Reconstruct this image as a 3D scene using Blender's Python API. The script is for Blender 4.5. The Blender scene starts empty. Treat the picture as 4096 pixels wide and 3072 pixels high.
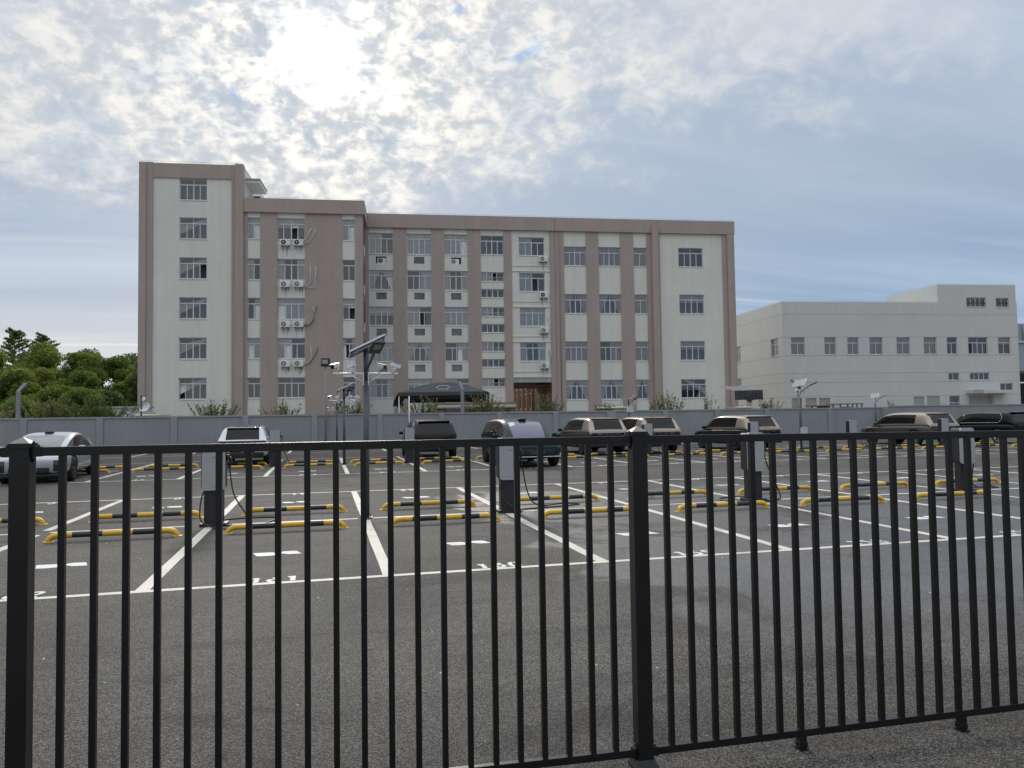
import bpy, bmesh, math, random
from mathutils import Vector, Matrix, Quaternion
R = math.radians
PI = math.pi
sc = bpy.context.scene
COL = sc.collection
random.seed(7)

# ------------------------------------------------------------------ materials
MATS = {}
def mat(name, col, rough=.6, metal=0., var=0., vscale=3., fine=0., fscale=60., bump=0., bscale=80.,
        streak=0., coat=0., spec=.5, coatr=.05):
    if name in MATS: return MATS[name]
    m = bpy.data.materials.new(name); m.use_nodes = True
    nt = m.node_tree; N = nt.nodes; L = nt.links
    b = N['Principled BSDF']
    b.inputs['Roughness'].default_value = rough
    b.inputs['Metallic'].default_value = metal
    b.inputs['Specular IOR Level'].default_value = spec
    b.inputs['Coat Weight'].default_value = coat
    b.inputs['Coat Roughness'].default_value = coatr
    geo = N.new('ShaderNodeNewGeometry')
    rgb = N.new('ShaderNodeRGB'); rgb.outputs[0].default_value = (*col, 1)
    cur = rgb.outputs[0]
    def mulnoise(cur, scale, amt, vec, detail=5.):
        n = N.new('ShaderNodeTexNoise'); n.inputs['Scale'].default_value = scale
        n.inputs['Detail'].default_value = detail; n.inputs['Roughness'].default_value = .6
        L.new(vec, n.inputs['Vector'])
        mr = N.new('ShaderNodeMapRange')
        mr.inputs['From Min'].default_value = .3; mr.inputs['From Max'].default_value = .7
        mr.inputs['To Min'].default_value = 1 - amt; mr.inputs['To Max'].default_value = 1 + amt
        L.new(n.outputs['Fac'], mr.inputs['Value'])
        mx = N.new('ShaderNodeMix'); mx.data_type = 'RGBA'; mx.blend_type = 'MULTIPLY'
        mx.inputs['Factor'].default_value = 1
        L.new(cur, mx.inputs[6]); L.new(mr.outputs[0], mx.inputs[7])
        return mx.outputs[2]
    if var: cur = mulnoise(cur, vscale, var, geo.outputs['Position'])
    if fine: cur = mulnoise(cur, fscale, fine, geo.outputs['Position'], 2.)
    if streak:
        mp = N.new('ShaderNodeMapping'); mp.inputs['Scale'].default_value = (1, 1, .06)
        L.new(geo.outputs['Position'], mp.inputs['Vector'])
        cur = mulnoise(cur, 2.2, streak, mp.outputs[0], 6.)
    L.new(cur, b.inputs['Base Color'])
    if bump:
        n = N.new('ShaderNodeTexNoise'); n.inputs['Scale'].default_value = bscale
        n.inputs['Detail'].default_value = 3
        L.new(geo.outputs['Position'], n.inputs['Vector'])
        bp = N.new('ShaderNodeBump'); bp.inputs['Strength'].default_value = bump
        bp.inputs['Distance'].default_value = .01
        L.new(n.outputs['Fac'], bp.inputs['Height']); L.new(bp.outputs[0], b.inputs['Normal'])
    MATS[name] = m
    return m

def asphalt_mat():
    m = bpy.data.materials.new('asphalt'); m.use_nodes = True
    nt = m.node_tree; N = nt.nodes; L = nt.links
    b = N['Principled BSDF']
    geo = N.new('ShaderNodeNewGeometry'); P = geo.outputs['Position']
    def noise(scale, detail=4., rough=.55, dist=0., vec=P):
        n = N.new('ShaderNodeTexNoise'); n.inputs['Scale'].default_value = scale
        n.inputs['Detail'].default_value = detail; n.inputs['Roughness'].default_value = rough
        n.inputs['Distortion'].default_value = dist
        L.new(vec, n.inputs['Vector']); return n.outputs['Fac']
    def rng(v, a, b_, c, d):
        r = N.new('ShaderNodeMapRange'); r.inputs['From Min'].default_value = a; r.inputs['From Max'].default_value = b_
        r.inputs['To Min'].default_value = c; r.inputs['To Max'].default_value = d
        L.new(v, r.inputs['Value']); return r.outputs[0]
    def math_(op, a, b_=None, c=None):
        k = N.new('ShaderNodeMath'); k.operation = op
        for i, x in enumerate((a, b_, c)):
            if x is None: continue
            if isinstance(x, (int, float)): k.inputs[i].default_value = x
            else: L.new(x, k.inputs[i])
        return k.outputs[0]
    vor = N.new('ShaderNodeTexVoronoi'); vor.inputs['Scale'].default_value = 120
    L.new(P, vor.inputs['Vector'])
    sep0 = N.new('ShaderNodeSeparateColor'); L.new(vor.outputs['Color'], sep0.inputs[0])
    stone = math_('POWER', rng(sep0.outputs[0], 0, 1, .55, 1.36), 2.)                    # each stone its own grey
    gap = rng(vor.outputs['Distance'], .3, .75, 1.0, .30)            # dark tar between stones
    grain = math_('MULTIPLY', stone, gap)
    big = rng(noise(.35, 6, .6, .6), .32, .68, .76, 1.22)
    mid = rng(noise(1.7, 6, .65, .3), .3, .7, .86, 1.13)
    scuffn = noise(1.1, 8, .75, 1.2)
    scuff = rng(scuffn, .63, .70, 0., 1.)                            # chalky light scuffs
    grit = rng(noise(38, 3, .7), .56, .66, 0., 1.)
    scuff = math_('MULTIPLY', scuff, grit)
    mpt = N.new('ShaderNodeMapping'); mpt.inputs['Scale'].default_value = (.12, 1.0, 1); mpt.inputs['Rotation'].default_value = (0, 0, R(4)); L.new(P, mpt.inputs['Vector'])
    track = rng(noise(1.6, 6, .62, .4, mpt.outputs[0]), .54, .68, 1.0, .66)      # dark rubber tracks along the aisles
    mpt2 = N.new('ShaderNodeMapping'); mpt2.inputs['Scale'].default_value = (.5, .9, 1); mpt2.inputs['Rotation'].default_value = (0, 0, R(-38)); L.new(P, mpt2.inputs['Vector'])
    tar = rng(noise(.9, 8, .7, 1.6, mpt2.outputs[0]), .60, .66, 1.0, .62)        # tarry smears
    tot = math_('MULTIPLY', math_('MULTIPLY', math_('MULTIPLY', grain, big), mid), math_('MULTIPLY', track, tar))
    base = N.new('ShaderNodeMix'); base.data_type = 'RGBA'; base.blend_type = 'MULTIPLY'
    base.inputs['Factor'].default_value = 1; base.inputs[6].default_value = (.133, .122, .110, 1)
    L.new(tot, base.inputs[7])
    # damp film drying off in patches towards the east side of the lot
    sep = N.new('ShaderNodeSeparateXYZ'); L.new(P, sep.inputs[0])
    edge = math_('ADD', sep.outputs[0], math_('MULTIPLY', math_('SUBTRACT', noise(.55, 6, .6, .8), .5), 7.))
    inx = rng(edge, 1.9, 2.5, 0., 1.)
    iny = rng(math_('ADD', sep.outputs[1], math_('MULTIPLY', math_('SUBTRACT', noise(.7, 5, .6), .5), 4.)), 9.2, 8.0, 0., 1.)
    iny2 = rng(sep.outputs[1], -4.2, -2.2, 0., 1.)
    hole = rng(noise(.42, 6, .62, .8), .38, .46, 0., 1.)
    damp = math_('MULTIPLY', math_('MULTIPLY', math_('MULTIPLY', inx, iny), iny2), hole)
    mx2 = N.new('ShaderNodeMix'); mx2.data_type = 'RGBA'
    L.new(math_('MULTIPLY', scuff, .65), mx2.inputs['Factor'])
    L.new(base.outputs[2], mx2.inputs[6]); mx2.inputs[7].default_value = (.34, .33, .31, 1)
    mx3 = N.new('ShaderNodeMix'); mx3.data_type = 'RGBA'; mx3.blend_type = 'MULTIPLY'
    L.new(math_('MULTIPLY', damp, .8), mx3.inputs['Factor'])
    L.new(mx2.outputs[2], mx3.inputs[6]); mx3.inputs[7].default_value = (.82, .90, 1.04, 1)
    L.new(mx3.outputs[2], b.inputs['Base Color'])
    L.new(rng(damp, 0, 1, .82, .50), b.inputs['Roughness'])
    L.new(rng(damp, 0, 1, .25, .55), b.inputs['Specular IOR Level'])
    bp = N.new('ShaderNodeBump'); bp.inputs['Strength'].default_value = .55; bp.inputs['Distance'].default_value = .004
    L.new(grain, bp.inputs['Height']); L.new(bp.outputs[0], b.inputs['Normal'])
    return m

def paint_mat(name, col, wear=.35):
    m = bpy.data.materials.new(name); m.use_nodes = True
    nt = m.node_tree; N = nt.nodes; L = nt.links; b = N['Principled BSDF']
    geo = N.new('ShaderNodeNewGeometry')
    n = N.new('ShaderNodeTexNoise'); n.inputs['Scale'].default_value = 70; n.inputs['Detail'].default_value = 4; n.inputs['Roughness'].default_value = .75
    L.new(geo.outputs['Position'], n.inputs['Vector'])
    n2 = N.new('ShaderNodeTexNoise'); n2.inputs['Scale'].default_value = 1.3; n2.inputs['Detail'].default_value = 5
    L.new(geo.outputs['Position'], n2.inputs['Vector'])
    ad = N.new('ShaderNodeMath'); ad.operation = 'ADD'; L.new(n.outputs['Fac'], ad.inputs[0]); L.new(n2.outputs['Fac'], ad.inputs[1])
    mr = N.new('ShaderNodeMapRange'); mr.inputs['From Min'].default_value = 1.03; mr.inputs['From Max'].default_value = 1.24
    mr.inputs['To Max'].default_value = wear
    L.new(ad.outputs[0], mr.inputs['Value'])
    mx = N.new('ShaderNodeMix'); mx.data_type = 'RGBA'; L.new(mr.outputs[0], mx.inputs['Factor'])
    mx.inputs[6].default_value = (*col, 1); mx.inputs[7].default_value = (.2, .19, .18, 1)
    L.new(mx.outputs[2], b.inputs['Base Color']); b.inputs['Roughness'].default_value = .7
    bp = N.new('ShaderNodeBump'); bp.inputs['Strength'].default_value = .4; bp.inputs['Distance'].default_value = .003
    L.new(n.outputs['Fac'], bp.inputs['Height']); L.new(bp.outputs[0], b.inputs['Normal'])
    return m

def leaf_mat(name, col, col2):
    m = bpy.data.materials.new(name); m.use_nodes = True
    nt = m.node_tree; N = nt.nodes; L = nt.links; b = N['Principled BSDF']
    geo = N.new('ShaderNodeNewGeometry')
    n = N.new('ShaderNodeTexNoise'); n.inputs['Scale'].default_value = .8; n.inputs['Detail'].default_value = 3
    L.new(geo.outputs['Position'], n.inputs['Vector'])
    wn = N.new('ShaderNodeTexWhiteNoise'); wn.noise_dimensions = '1D'; L.new(geo.outputs['Random Per Island'], wn.inputs['W'])
    ad = N.new('ShaderNodeMath'); ad.operation = 'MULTIPLY_ADD'; L.new(wn.outputs['Value'], ad.inputs[0]); ad.inputs[1].default_value = .5
    L.new(n.outputs['Fac'], ad.inputs[2])
    mr = N.new('ShaderNodeMapRange'); mr.inputs['From Min'].default_value = .4; mr.inputs['From Max'].default_value = 1.1
    L.new(ad.outputs[0], mr.inputs['Value'])
    mx = N.new('ShaderNodeMix'); mx.data_type = 'RGBA'; L.new(mr.outputs[0], mx.inputs['Factor'])
    mx.inputs[6].default_value = (*col, 1); mx.inputs[7].default_value = (*col2, 1)
    L.new(mx.outputs[2], b.inputs['Base Color']); b.inputs['Roughness'].default_value = .55
    tr = N.new('ShaderNodeBsdfTranslucent'); L.new(mx.outputs[2], tr.inputs['Color'])
    ms = N.new('ShaderNodeMixShader'); ms.inputs[0].default_value = .5
    L.new(b.outputs[0], ms.inputs[1]); L.new(tr.outputs[0], ms.inputs[2])
    L.new(ms.outputs[0], N['Material Output'].inputs['Surface'])
    return m

def pane_mat(name, tint, refl=.14, rough=.02):
    m = bpy.data.materials.new(name); m.use_nodes = True
    nt = m.node_tree; N = nt.nodes; L = nt.links
    N.remove(N['Principled BSDF'])
    t = N.new('ShaderNodeBsdfTransparent'); t.inputs[0].default_value = (*tint, 1)
    g = N.new('ShaderNodeBsdfGlossy'); g.inputs['Roughness'].default_value = rough; g.inputs['Color'].default_value = (.92, .93, .95, 1)
    fr = N.new('ShaderNodeFresnel'); fr.inputs['IOR'].default_value = 1.5
    ad = N.new('ShaderNodeMath'); ad.operation = 'ADD'; ad.inputs[1].default_value = refl; L.new(fr.outputs[0], ad.inputs[0])
    geo = N.new('ShaderNodeNewGeometry')
    n = N.new('ShaderNodeTexNoise'); n.inputs['Scale'].default_value = 1.2; L.new(geo.outputs['Position'], n.inputs['Vector'])
    bp = N.new('ShaderNodeBump'); bp.inputs['Strength'].default_value = .06; bp.inputs['Distance'].default_value = .2
    L.new(n.outputs['Fac'], bp.inputs['Height']); L.new(bp.outputs[0], g.inputs['Normal'])
    ms = N.new('ShaderNodeMixShader'); L.new(ad.outputs[0], ms.inputs[0])
    L.new(t.outputs[0], ms.inputs[1]); L.new(g.outputs[0], ms.inputs[2])
    L.new(ms.outputs[0], N['Material Output'].inputs['Surface'])
    return m

M = {}
M['asphalt'] = asphalt_mat()
M['line'] = paint_mat('cream_line_paint', (.60, .565, .49), .7)
M['logo'] = paint_mat('white_line_paint', (.64, .64, .64), .75)
M['soil'] = mat('packed_soil', (.16, .14, .11), .95, var=.3, vscale=.4)
M['black_metal'] = mat('black_powder_coat', (.006, .006, .0065), .34, spec=.5, var=.3, vscale=8, bump=.06, bscale=260)
M['cap_sky_tint'] = mat('sky_lit_cap', (.20, .20, .19), .5, var=.2, vscale=30)  # sky reflection on the black cap tops, put into the colour
M['steel'] = mat('dull_bolt_steel', (.10, .09, .085), .45, metal=.8)
M['wall_grey'] = mat('grey_wall_paint', (.272, .279, .292), .8, var=.06, vscale=.7, streak=.06, bump=.15, bscale=30)
M['pilaster_grey'] = mat('grey_pilaster_paint', (.288, .296, .310), .8, var=.06, vscale=.8)
M['coping'] = mat('grey_coping', (.30, .315, .335), .8, var=.1, vscale=2)
M['wall_warm'] = mat('warm_grey_wall_paint', (.28, .28, .28), .8, var=.06, vscale=.7, streak=.08)
M['cream'] = mat('cream_render', (.675, .67, .615), .85, var=.035, vscale=.5, streak=.045, fine=.02, fscale=9)
M['mauve'] = mat('mauve_render', (.385, .313, .285), .85, var=.05, vscale=.5, streak=.05)
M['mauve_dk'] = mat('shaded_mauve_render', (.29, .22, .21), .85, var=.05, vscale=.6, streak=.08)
M['grey_conc'] = mat('bare_concrete', (.36, .38, .38), .85, var=.15, vscale=2, streak=.1)
M['brownwall'] = mat('tan_brown_render', (.27, .175, .132), .85, var=.06, vscale=.6, streak=.06)
M['offwhite'] = mat('offwhite_render', (.565, .57, .55), .88, var=.03, vscale=.5, streak=.025, fine=.02, fscale=8)
M['groove'] = mat('groove_shadow_render', (.30, .30, .29), .9)
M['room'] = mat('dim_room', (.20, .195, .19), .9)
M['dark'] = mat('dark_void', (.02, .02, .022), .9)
M['alu'] = mat('white_aluminium', (.60, .63, .65), .45, metal=.2, var=.05, vscale=3)
M['curtain'] = mat('net_curtain', (.74, .76, .75), .9, var=.12, vscale=2)
M['pink'] = mat('dusty_pink_curtain', (.62, .51, .49), .9, var=.08, vscale=1.5)
M['lilac'] = mat('lilac_grey_curtain', (.60, .56, .58), .9, var=.06, vscale=1.5)
M['pane'] = pane_mat('window_pane', (.80, .81, .80), .10)
M['stair'] = mat('stair_plaster', (.82, .82, .82), .9)
M['acwhite'] = mat('ac_white_enamel', (.72, .73, .71), .5, var=.08, vscale=6)
M['acgrey'] = mat('ac_grille_grey', (.20, .21, .21), .6)
M['acdark'] = mat('ac_grille_dark', (.045, .05, .055), .6)
M['blue_label'] = mat('blue_sticker', (.03, .18, .55), .5)
M['rust'] = mat('rusty_bracket', (.10, .075, .06), .8)
M['hose'] = mat('pale_pipe_wrap', (.55, .55, .55), .7)
M['black_rub'] = mat('black_rubber', (.012, .012, .013), .55)
M['drip'] = mat('drip_stain', (.47, .49, .46), .9, var=.2, vscale=5)
M['pole_grey'] = mat('dark_grey_pole', (.075, .085, .095), .45, metal=.3, var=.1, vscale=5)
M['pipe_grey'] = mat('mid_grey_pipe', (.22, .235, .25), .5, var=.1)
M['pipe_white'] = mat('white_pipe', (.72, .74, .76), .45)
M['white_arm'] = mat('white_bracket_paint', (.75, .76, .77), .4, var=.04)
M['panel_cell'] = mat('solar_cell', (.018, .025, .055), .08, spec=.8, coat=1.)
M['panel_back'] = mat('solar_backsheet', (.13, .14, .16), .6)
M['alu_rail'] = mat('bare_aluminium', (.68, .70, .72), .35, metal=.7)
M['lamp_dk'] = mat('lamp_housing', (.055, .06, .066), .5)
M['lens'] = mat('lamp_lens', (.32, .31, .29), .25)
M['cam_dark'] = mat('camera_glass', (.008, .008, .009), .15)
M['cabinet'] = mat('cream_cabinet', (.56, .57, .52), .5, var=.04)
M['yellow'] = mat('yellow_gloss_paint', (.64, .385, .035), .42, var=.10, vscale=9, fine=.05, fscale=50)
M['stopblack'] = mat('black_stripe_paint', (.020, .022, .028), .42, var=.2, vscale=9)
M['char_face'] = mat('charger_silver_face', (.36, .37, .385), .35, var=.03, coat=.3)
M['char_dark'] = mat('charger_dark_shell', (.020, .021, .025), .45)
M['chrome'] = mat('chrome', (.75, .75, .76), .12, metal=1.)
M['tent'] = mat('slate_canvas', (.052, .059, .066), .8, var=.1, vscale=1.5, bump=.3, bscale=6)
M['tent2'] = mat('dark_tarpaulin', (.045, .047, .050), .7, var=.2, vscale=3)
M['canvas_top'] = mat('weathered_canvas', (.25, .245, .235), .85, var=.12, vscale=1.5)
M['beige'] = mat('beige_eave', (.58, .52, .42), .5, var=.06)
M['fascia'] = mat('pale_fascia', (.58, .60, .58), .7, var=.06, vscale=2)
M['dish'] = mat('dish_grey_white', (.66, .66, .67), .45, var=.06, vscale=4)
M['blue_metal'] = mat('blue_grey_cladding', (.30, .37, .44), .5, var=.05, streak=.05)
M['red'] = mat('red_sign', (.30, .02, .03), .5)
M['sheet_w'] = mat('white_sheet', (.75, .75, .74), .7)
M['shutter'] = mat('grey_roller_shutter', (.42, .43, .42), .6, var=.05)
M['shutter_p'] = mat('pinkish_roller_shutter', (.44, .38, .37), .6, var=.05)
M['bark'] = mat('bark', (.07, .055, .04), .9, var=.3, vscale=4)
M['leafA'] = leaf_mat('leaf_olive', (.090, .130, .022), (.27, .305, .052))
M['leafB'] = leaf_mat('leaf_dark', (.060, .105, .030), (.17, .22, .06))
M['leafC'] = leaf_mat('leaf_mid', (.065, .120, .020), (.19, .25, .045))
M['leafD'] = leaf_mat('leaf_grey_green', (.10, .125, .045), (.30, .30, .12))
M['flower'] = mat('pale_seed_head', (.42, .36, .22), .8)
M['tyre'] = mat('tyre_rubber', (.012, .012, .013), .75)
M['rim'] = mat('alloy_rim', (.30, .31, .32), .3, metal=.8)
M['rimdark'] = mat('dark_alloy_rim', (.06, .06, .065), .35, metal=.6)
M['clad'] = mat('black_body_cladding', (.012, .012, .013), .5)
M['glass'] = mat('tinted_car_glass', (.006, .0065, .008), .05, spec=.28)
M['glassw'] = mat('blue_windscreen', (.085, .095, .15), .05, spec=.6, coat=.3)
M['glassg'] = mat('pale_windscreen', (.12, .145, .155), .05, spec=.6, coat=.5)
M['taillight'] = mat('dark_taillight', (.035, .006, .007), .15, coat=1.)
M['headlight'] = mat('dark_headlight', (.014, .014, .016), .1, coat=1.)
M['plate'] = mat('blank_plate', (.045, .046, .05), .4)
M['paper'] = mat('paper_sticker', (.75, .78, .74), .7)
def carpaint(n, c, metal=.35, rough=.32, coat=1., spec=.5): return mat(n, c, rough, metal=metal, coat=coat, coatr=.04, spec=spec)
M['p_silver'] = carpaint('silver_car_paint', (.40, .41, .44), .5)
M['p_white'] = carpaint('pearl_white_paint', (.62, .66, .68), .1)
M['p_brown'] = carpaint('dark_bronze_paint', (.014, .010, .008), 0., coat=.22, spec=.15)
M['p_green'] = carpaint('dark_green_paint', (.006, .028, .023), 0., coat=.22, spec=.15)
M['p_gold'] = carpaint('champagne_gold_paint', (.31, .25, .195), .3)
M['p_umber'] = carpaint('umber_paint', (.014, .011, .010), 0., coat=.22, spec=.15)
M['p_black'] = carpaint('black_car_paint', (.005, .006, .007), 0., coat=.22, spec=.15)
M['p_taupe'] = carpaint('taupe_paint', (.050, .043, .036), .2, coat=.6)
M['roofblk'] = mat('black_glass_roof', (.012, .010, .010), .08, coat=1.)

# ------------------------------------------------------------------ mesh builder
class MB:
    def __init__(s): s.v = []; s.f = []; s.m = []; s.sm = []; s.mats = []; s.T = None
    def mi(s, m):
        if m not in s.mats: s.mats.append(m)
        return s.mats.index(m)
    def add(s, vs, fs, m, smooth=False):
        o = len(s.v)
        for p in vs:
            p = Vector(p)
            if s.T is not None: p = s.T @ p
            s.v.append(p)
        k = s.mi(m)
        for f in fs:
            s.f.append(tuple(i + o for i in f)); s.m.append(k); s.sm.append(smooth)
        return s
    def quad(s, a, b, c, d, m): return s.add([a, b, c, d], [(0, 1, 2, 3)], m)
    def box(s, x0, y0, z0, x1, y1, z1, m, bev=0.):
        if bev <= 0:
            vs = [(x0, y0, z0), (x1, y0, z0), (x1, y1, z0), (x0, y1, z0), (x0, y0, z1), (x1, y0, z1), (x1, y1, z1), (x0, y1, z1)]
            return s.add(vs, [(3, 2, 1, 0), (4, 5, 6, 7), (0, 1, 5, 4), (1, 2, 6, 5), (2, 3, 7, 6), (3, 0, 4, 7)], m)
        bm = bmesh.new()
        bmesh.ops.create_cube(bm, size=1)
        for v in bm.verts: v.co = Vector(((x0 + x1) / 2 + v.co.x * (x1 - x0), (y0 + y1) / 2 + v.co.y * (y1 - y0), (z0 + z1) / 2 + v.co.z * (z1 - z0)))
        bmesh.ops.bevel(bm, geom=bm.edges[:], offset=bev, segments=2, affect='EDGES', profile=.7)
        bm.verts.index_update()
        s.add([v.co.copy() for v in bm.verts], [tuple(v.index for v in f.verts) for f in bm.faces], m, bev >= .01)
        bm.free(); return s
    def tube(s, pts, r, m, n=8, cap=True, smooth=True):
        pts = [Vector(p) for p in pts]; rs = r if isinstance(r, (list, tuple)) else [r] * len(pts)
        vs = []; fs = []; prev = None
        for i, p in enumerate(pts):
            t = (pts[min(i + 1, len(pts) - 1)] - pts[max(i - 1, 0)]).normalized()
            if prev is None:
                a = Vector((0, 0, 1)) if abs(t.z) < .9 else Vector((1, 0, 0))
                u = t.cross(a).normalized()
            else:
                u = (prev - t * prev.dot(t)).normalized()
            prev = u; w = t.cross(u)
            for k in range(n):
                an = 2 * PI * k / n
                vs.append(p + (u * math.cos(an) + w * math.sin(an)) * rs[i])
        for i in range(len(pts) - 1):
            for k in range(n):
                a = i * n + k; b = i * n + (k + 1) % n
                fs.append((a, b, b + n, a + n))
        if cap:
            fs.append(tuple(range(n - 1, -1, -1))); fs.append(tuple(range((len(pts) - 1) * n, len(pts) * n)))
        return s.add(vs, fs, m, smooth)
    def lathe(s, prof, m, n=24, axis='Z', smooth=True):
        vs = []; fs = []
        for (r, h) in prof:
            for k in range(n):
                a = 2 * PI * k / n; c, d = r * math.cos(a), r * math.sin(a)
                vs.append({'Z': (c, d, h), 'X': (h, c, d), 'Y': (d, h, c)}[axis])
        for i in range(len(prof) - 1):
            for k in range(n):
                a = i * n + k; b = i * n + (k + 1) % n; fs.append((a, b, b + n, a + n))
        return s.add(vs, fs, m, smooth)
    def prism(s, poly, axis, a, b, m):
        # poly: 2-D outline; extruded along axis from a to b
        def P(p, h): return {'X': (h, p[0], p[1]), 'Y': (p[0], h, p[1]), 'Z': (p[0], p[1], h)}[axis]
        n = len(poly); vs = [P(p, a) for p in poly] + [P(p, b) for p in poly]
        fs = [tuple(range(n - 1, -1, -1)), tuple(range(n, 2 * n))] + [(i, (i + 1) % n, n + (i + 1) % n, n + i) for i in range(n)]
        return s.add(vs, fs, m)
    def build(s, name, parent=None, loc=(0, 0, 0), rot=(0, 0, 0)):
        me = bpy.data.meshes.new(name)
        me.from_pydata([tuple(p) for p in s.v], [], s.f)
        for m in s.mats: me.materials.append(m)
        me.polygons.foreach_set('material_index', s.m); me.polygons.foreach_set('use_smooth', s.sm)
        me.update()
        return link(me, name, parent, loc, rot)

def recalc(o):
    bm = bmesh.new(); bm.from_mesh(o.data); bmesh.ops.recalc_face_normals(bm, faces=bm.faces[:]); bm.to_mesh(o.data); bm.free(); return o

def link(me, name, parent=None, loc=(0, 0, 0), rot=(0, 0, 0)):
    o = bpy.data.objects.new(name, me); COL.objects.link(o)
    o.location = loc; o.rotation_euler = rot
    if parent: o.parent = parent
    return o
def tag(o, label, cat, group=None, kind=None):
    o['label'] = label; o['category'] = cat
    if group: o['group'] = group
    if kind: o['kind'] = kind
    return o
def thing(name, label, cat, loc=(0, 0, 0), rz=0., group=None, kind=None):
    o = bpy.data.objects.new(name, None); COL.objects.link(o); o.empty_display_size = .2
    o.location = loc; o.rotation_euler = (0, 0, rz)
    return tag(o, label, cat, group, kind)
KIDS = {}
def kids(o): return [c for c in bpy.data.objects if c.parent == o]
def dup(src, loc=None, rz=None, label=None, parent=None):
    c = src.copy(); COL.objects.link(c)
    if parent: c.parent = parent
    for k in kids(src): dup(k, parent=c)
    if loc is not None: c.location = loc
    if rz is not None: c.rotation_euler = (0, 0, rz)
    if label: c['label'] = label
    return c
def struct(o):
    o['kind'] = 'structure'; return o
ORD = ['first', 'second', 'third', 'fourth', 'fifth', 'sixth', 'seventh', 'eighth', 'ninth', 'tenth', 'eleventh', 'twelfth',
       'thirteenth', 'fourteenth', 'fifteenth', 'sixteenth', 'seventeenth', 'eighteenth']

# ------------------------------------------------------------------ ground
g = MB(); g.quad((-500, -300, -.03), (600, -300, -.03), (600, 900, -.03), (-500, 900, -.03), M['soil'])
struct(g.build('ground'))
g = MB(); g.quad((-70, -30, 0), (110, -30, 0), (110, 41.84, 0), (-70, 41.84, 0), M['asphalt'])
struct(g.build('parking_lot'))

# painted lines ------------------------------------------------------
SX2 = 2.465
def dx1(i): return (i - 2) * 2.5            # divider x, front double row
def dx2(i): return 2.5 + (i - 3) * SX2      # divider x, the rows behind
random.seed(3)
ln = MB(); Z1, Z2 = .0025, .0025
def strip(x0, y0, x1, y1, w, z):
    # painted strip with slightly uneven edges
    a = Vector((x0, y0)); b = Vector((x1, y1)); d = b - a; L = d.length; d.normalize(); n = Vector((-d.y, d.x))
    k = max(2, int(L / .7)); vs = []
    for i in range(k + 1):
        p = a + d * L * i / k
        for s in (-1, 1):
            q = p + n * (s * w / 2 + random.uniform(-.006, .006)); vs.append((q.x, q.y, z))
    ln.add(vs, [(2 * i, 2 * i + 2, 2 * i + 3, 2 * i + 1) for i in range(k)], M['line'])
def block(y0, dxf, i0, i1, skip_centre=()):
    xa, xb = dxf(i0), dxf(i1)
    strip(xa, y0 + .06, xb, y0 + .06, .105, Z1)
    strip(xa, y0 + 10, xb, y0 + 10, .11, Z1)
    for i in range(i0, i1):
        a, b = dxf(i), dxf(i + 1)
        strip(a + (.32 if i % 2 else .12), y0 + 5, b - (.32 if (i + 1) % 2 else .12), y0 + 5, .11, Z1)
    for i in range(i0, i1 + 1):
        x = dxf(i)
        strip(x, y0 + .118, x, y0 + 4.76, .135, Z1)
        strip(x, y0 + 5.24, x, y0 + 9.935, .135, Z1)
block(0., dx1, -12, 22)
block(15.8, dx2, -14, 22)
strip(dx2(-14), 31.8, dx2(22), 31.8, .12, Z1)
for i in range(-14, 23): strip(dx2(i), 31.9, dx2(i), 36.6, .14, Z1)
strip(dx2(-14), 36.8, dx2(22), 36.8, .11, Z1)
lines = struct(ln.build('parking_lines'))

def text_mesh(s, size, mtl, space=1., off=.028):
    c = bpy.data.curves.new('numerals', 'FONT'); c.body = s; c.size = size; c.align_x = 'CENTER'; c.align_y = 'BOTTOM'
    c.space_character = space; c.offset = size * off; c.resolution_u = 3
    o = bpy.data.objects.new('numerals', c); COL.objects.link(o)
    dg = bpy.context.evaluated_depsgraph_get(); dg.update()
    me = bpy.data.meshes.new_from_object(o.evaluated_get(dg)); bpy.data.objects.remove(o)
    me.materials.clear(); me.materials.append(mtl); return me
def arc(cx, cy, rx, ry, a0, a1, n=14): return [(cx + rx * math.cos(R(a0 + (a1 - a0) * k / n)), cy + ry * math.sin(R(a0 + (a1 - a0) * k / n))) for k in range(n + 1)]
# stencil digits as strokes in a box one unit wide and two high
STROKES = {'0': [arc(.5, 1, .42, .92, 90, 442, 26)], '1': [[(.12, 1.62), (.34, 1.72), (.5, 1.92)], [(.56, 1.96), (.56, .04)]],
           '2': [arc(.5, 1.45, .40, .47, 170, -30, 14) + [(.12, .10)], [(.06, .08), (.96, .08)]],
           '3': [arc(.48, 1.48, .38, .44, 160, -80, 14), arc(.48, .53, .43, .48, 82, -160, 14)],
           '4': [[(.70, .04), (.70, 1.96)], [(.58, 1.9), (.05, .62)], [(.05, .48), (1.0, .48)]],
           '5': [[(.92, 1.90), (.18, 1.90)], [(.16, 1.80), (.13, 1.12)] + arc(.48, .62, .43, .55, 115, -150, 16)],
           '6': [[(.80, 1.92), (.42, 1.46)], arc(.5, .58, .41, .52, 120, 470, 22)],
           '7': [[(.06, 1.90), (.96, 1.90)], [(.90, 1.80), (.40, .04)]],
           '8': [arc(.5, 1.48, .34, .40, -90, 262, 20), arc(.5, .53, .42, .46, 90, 442, 22)],
           '9': [arc(.5, 1.42, .41, .52, -60, 290, 22), [(.58, .54), (.20, .08)]]}
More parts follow.
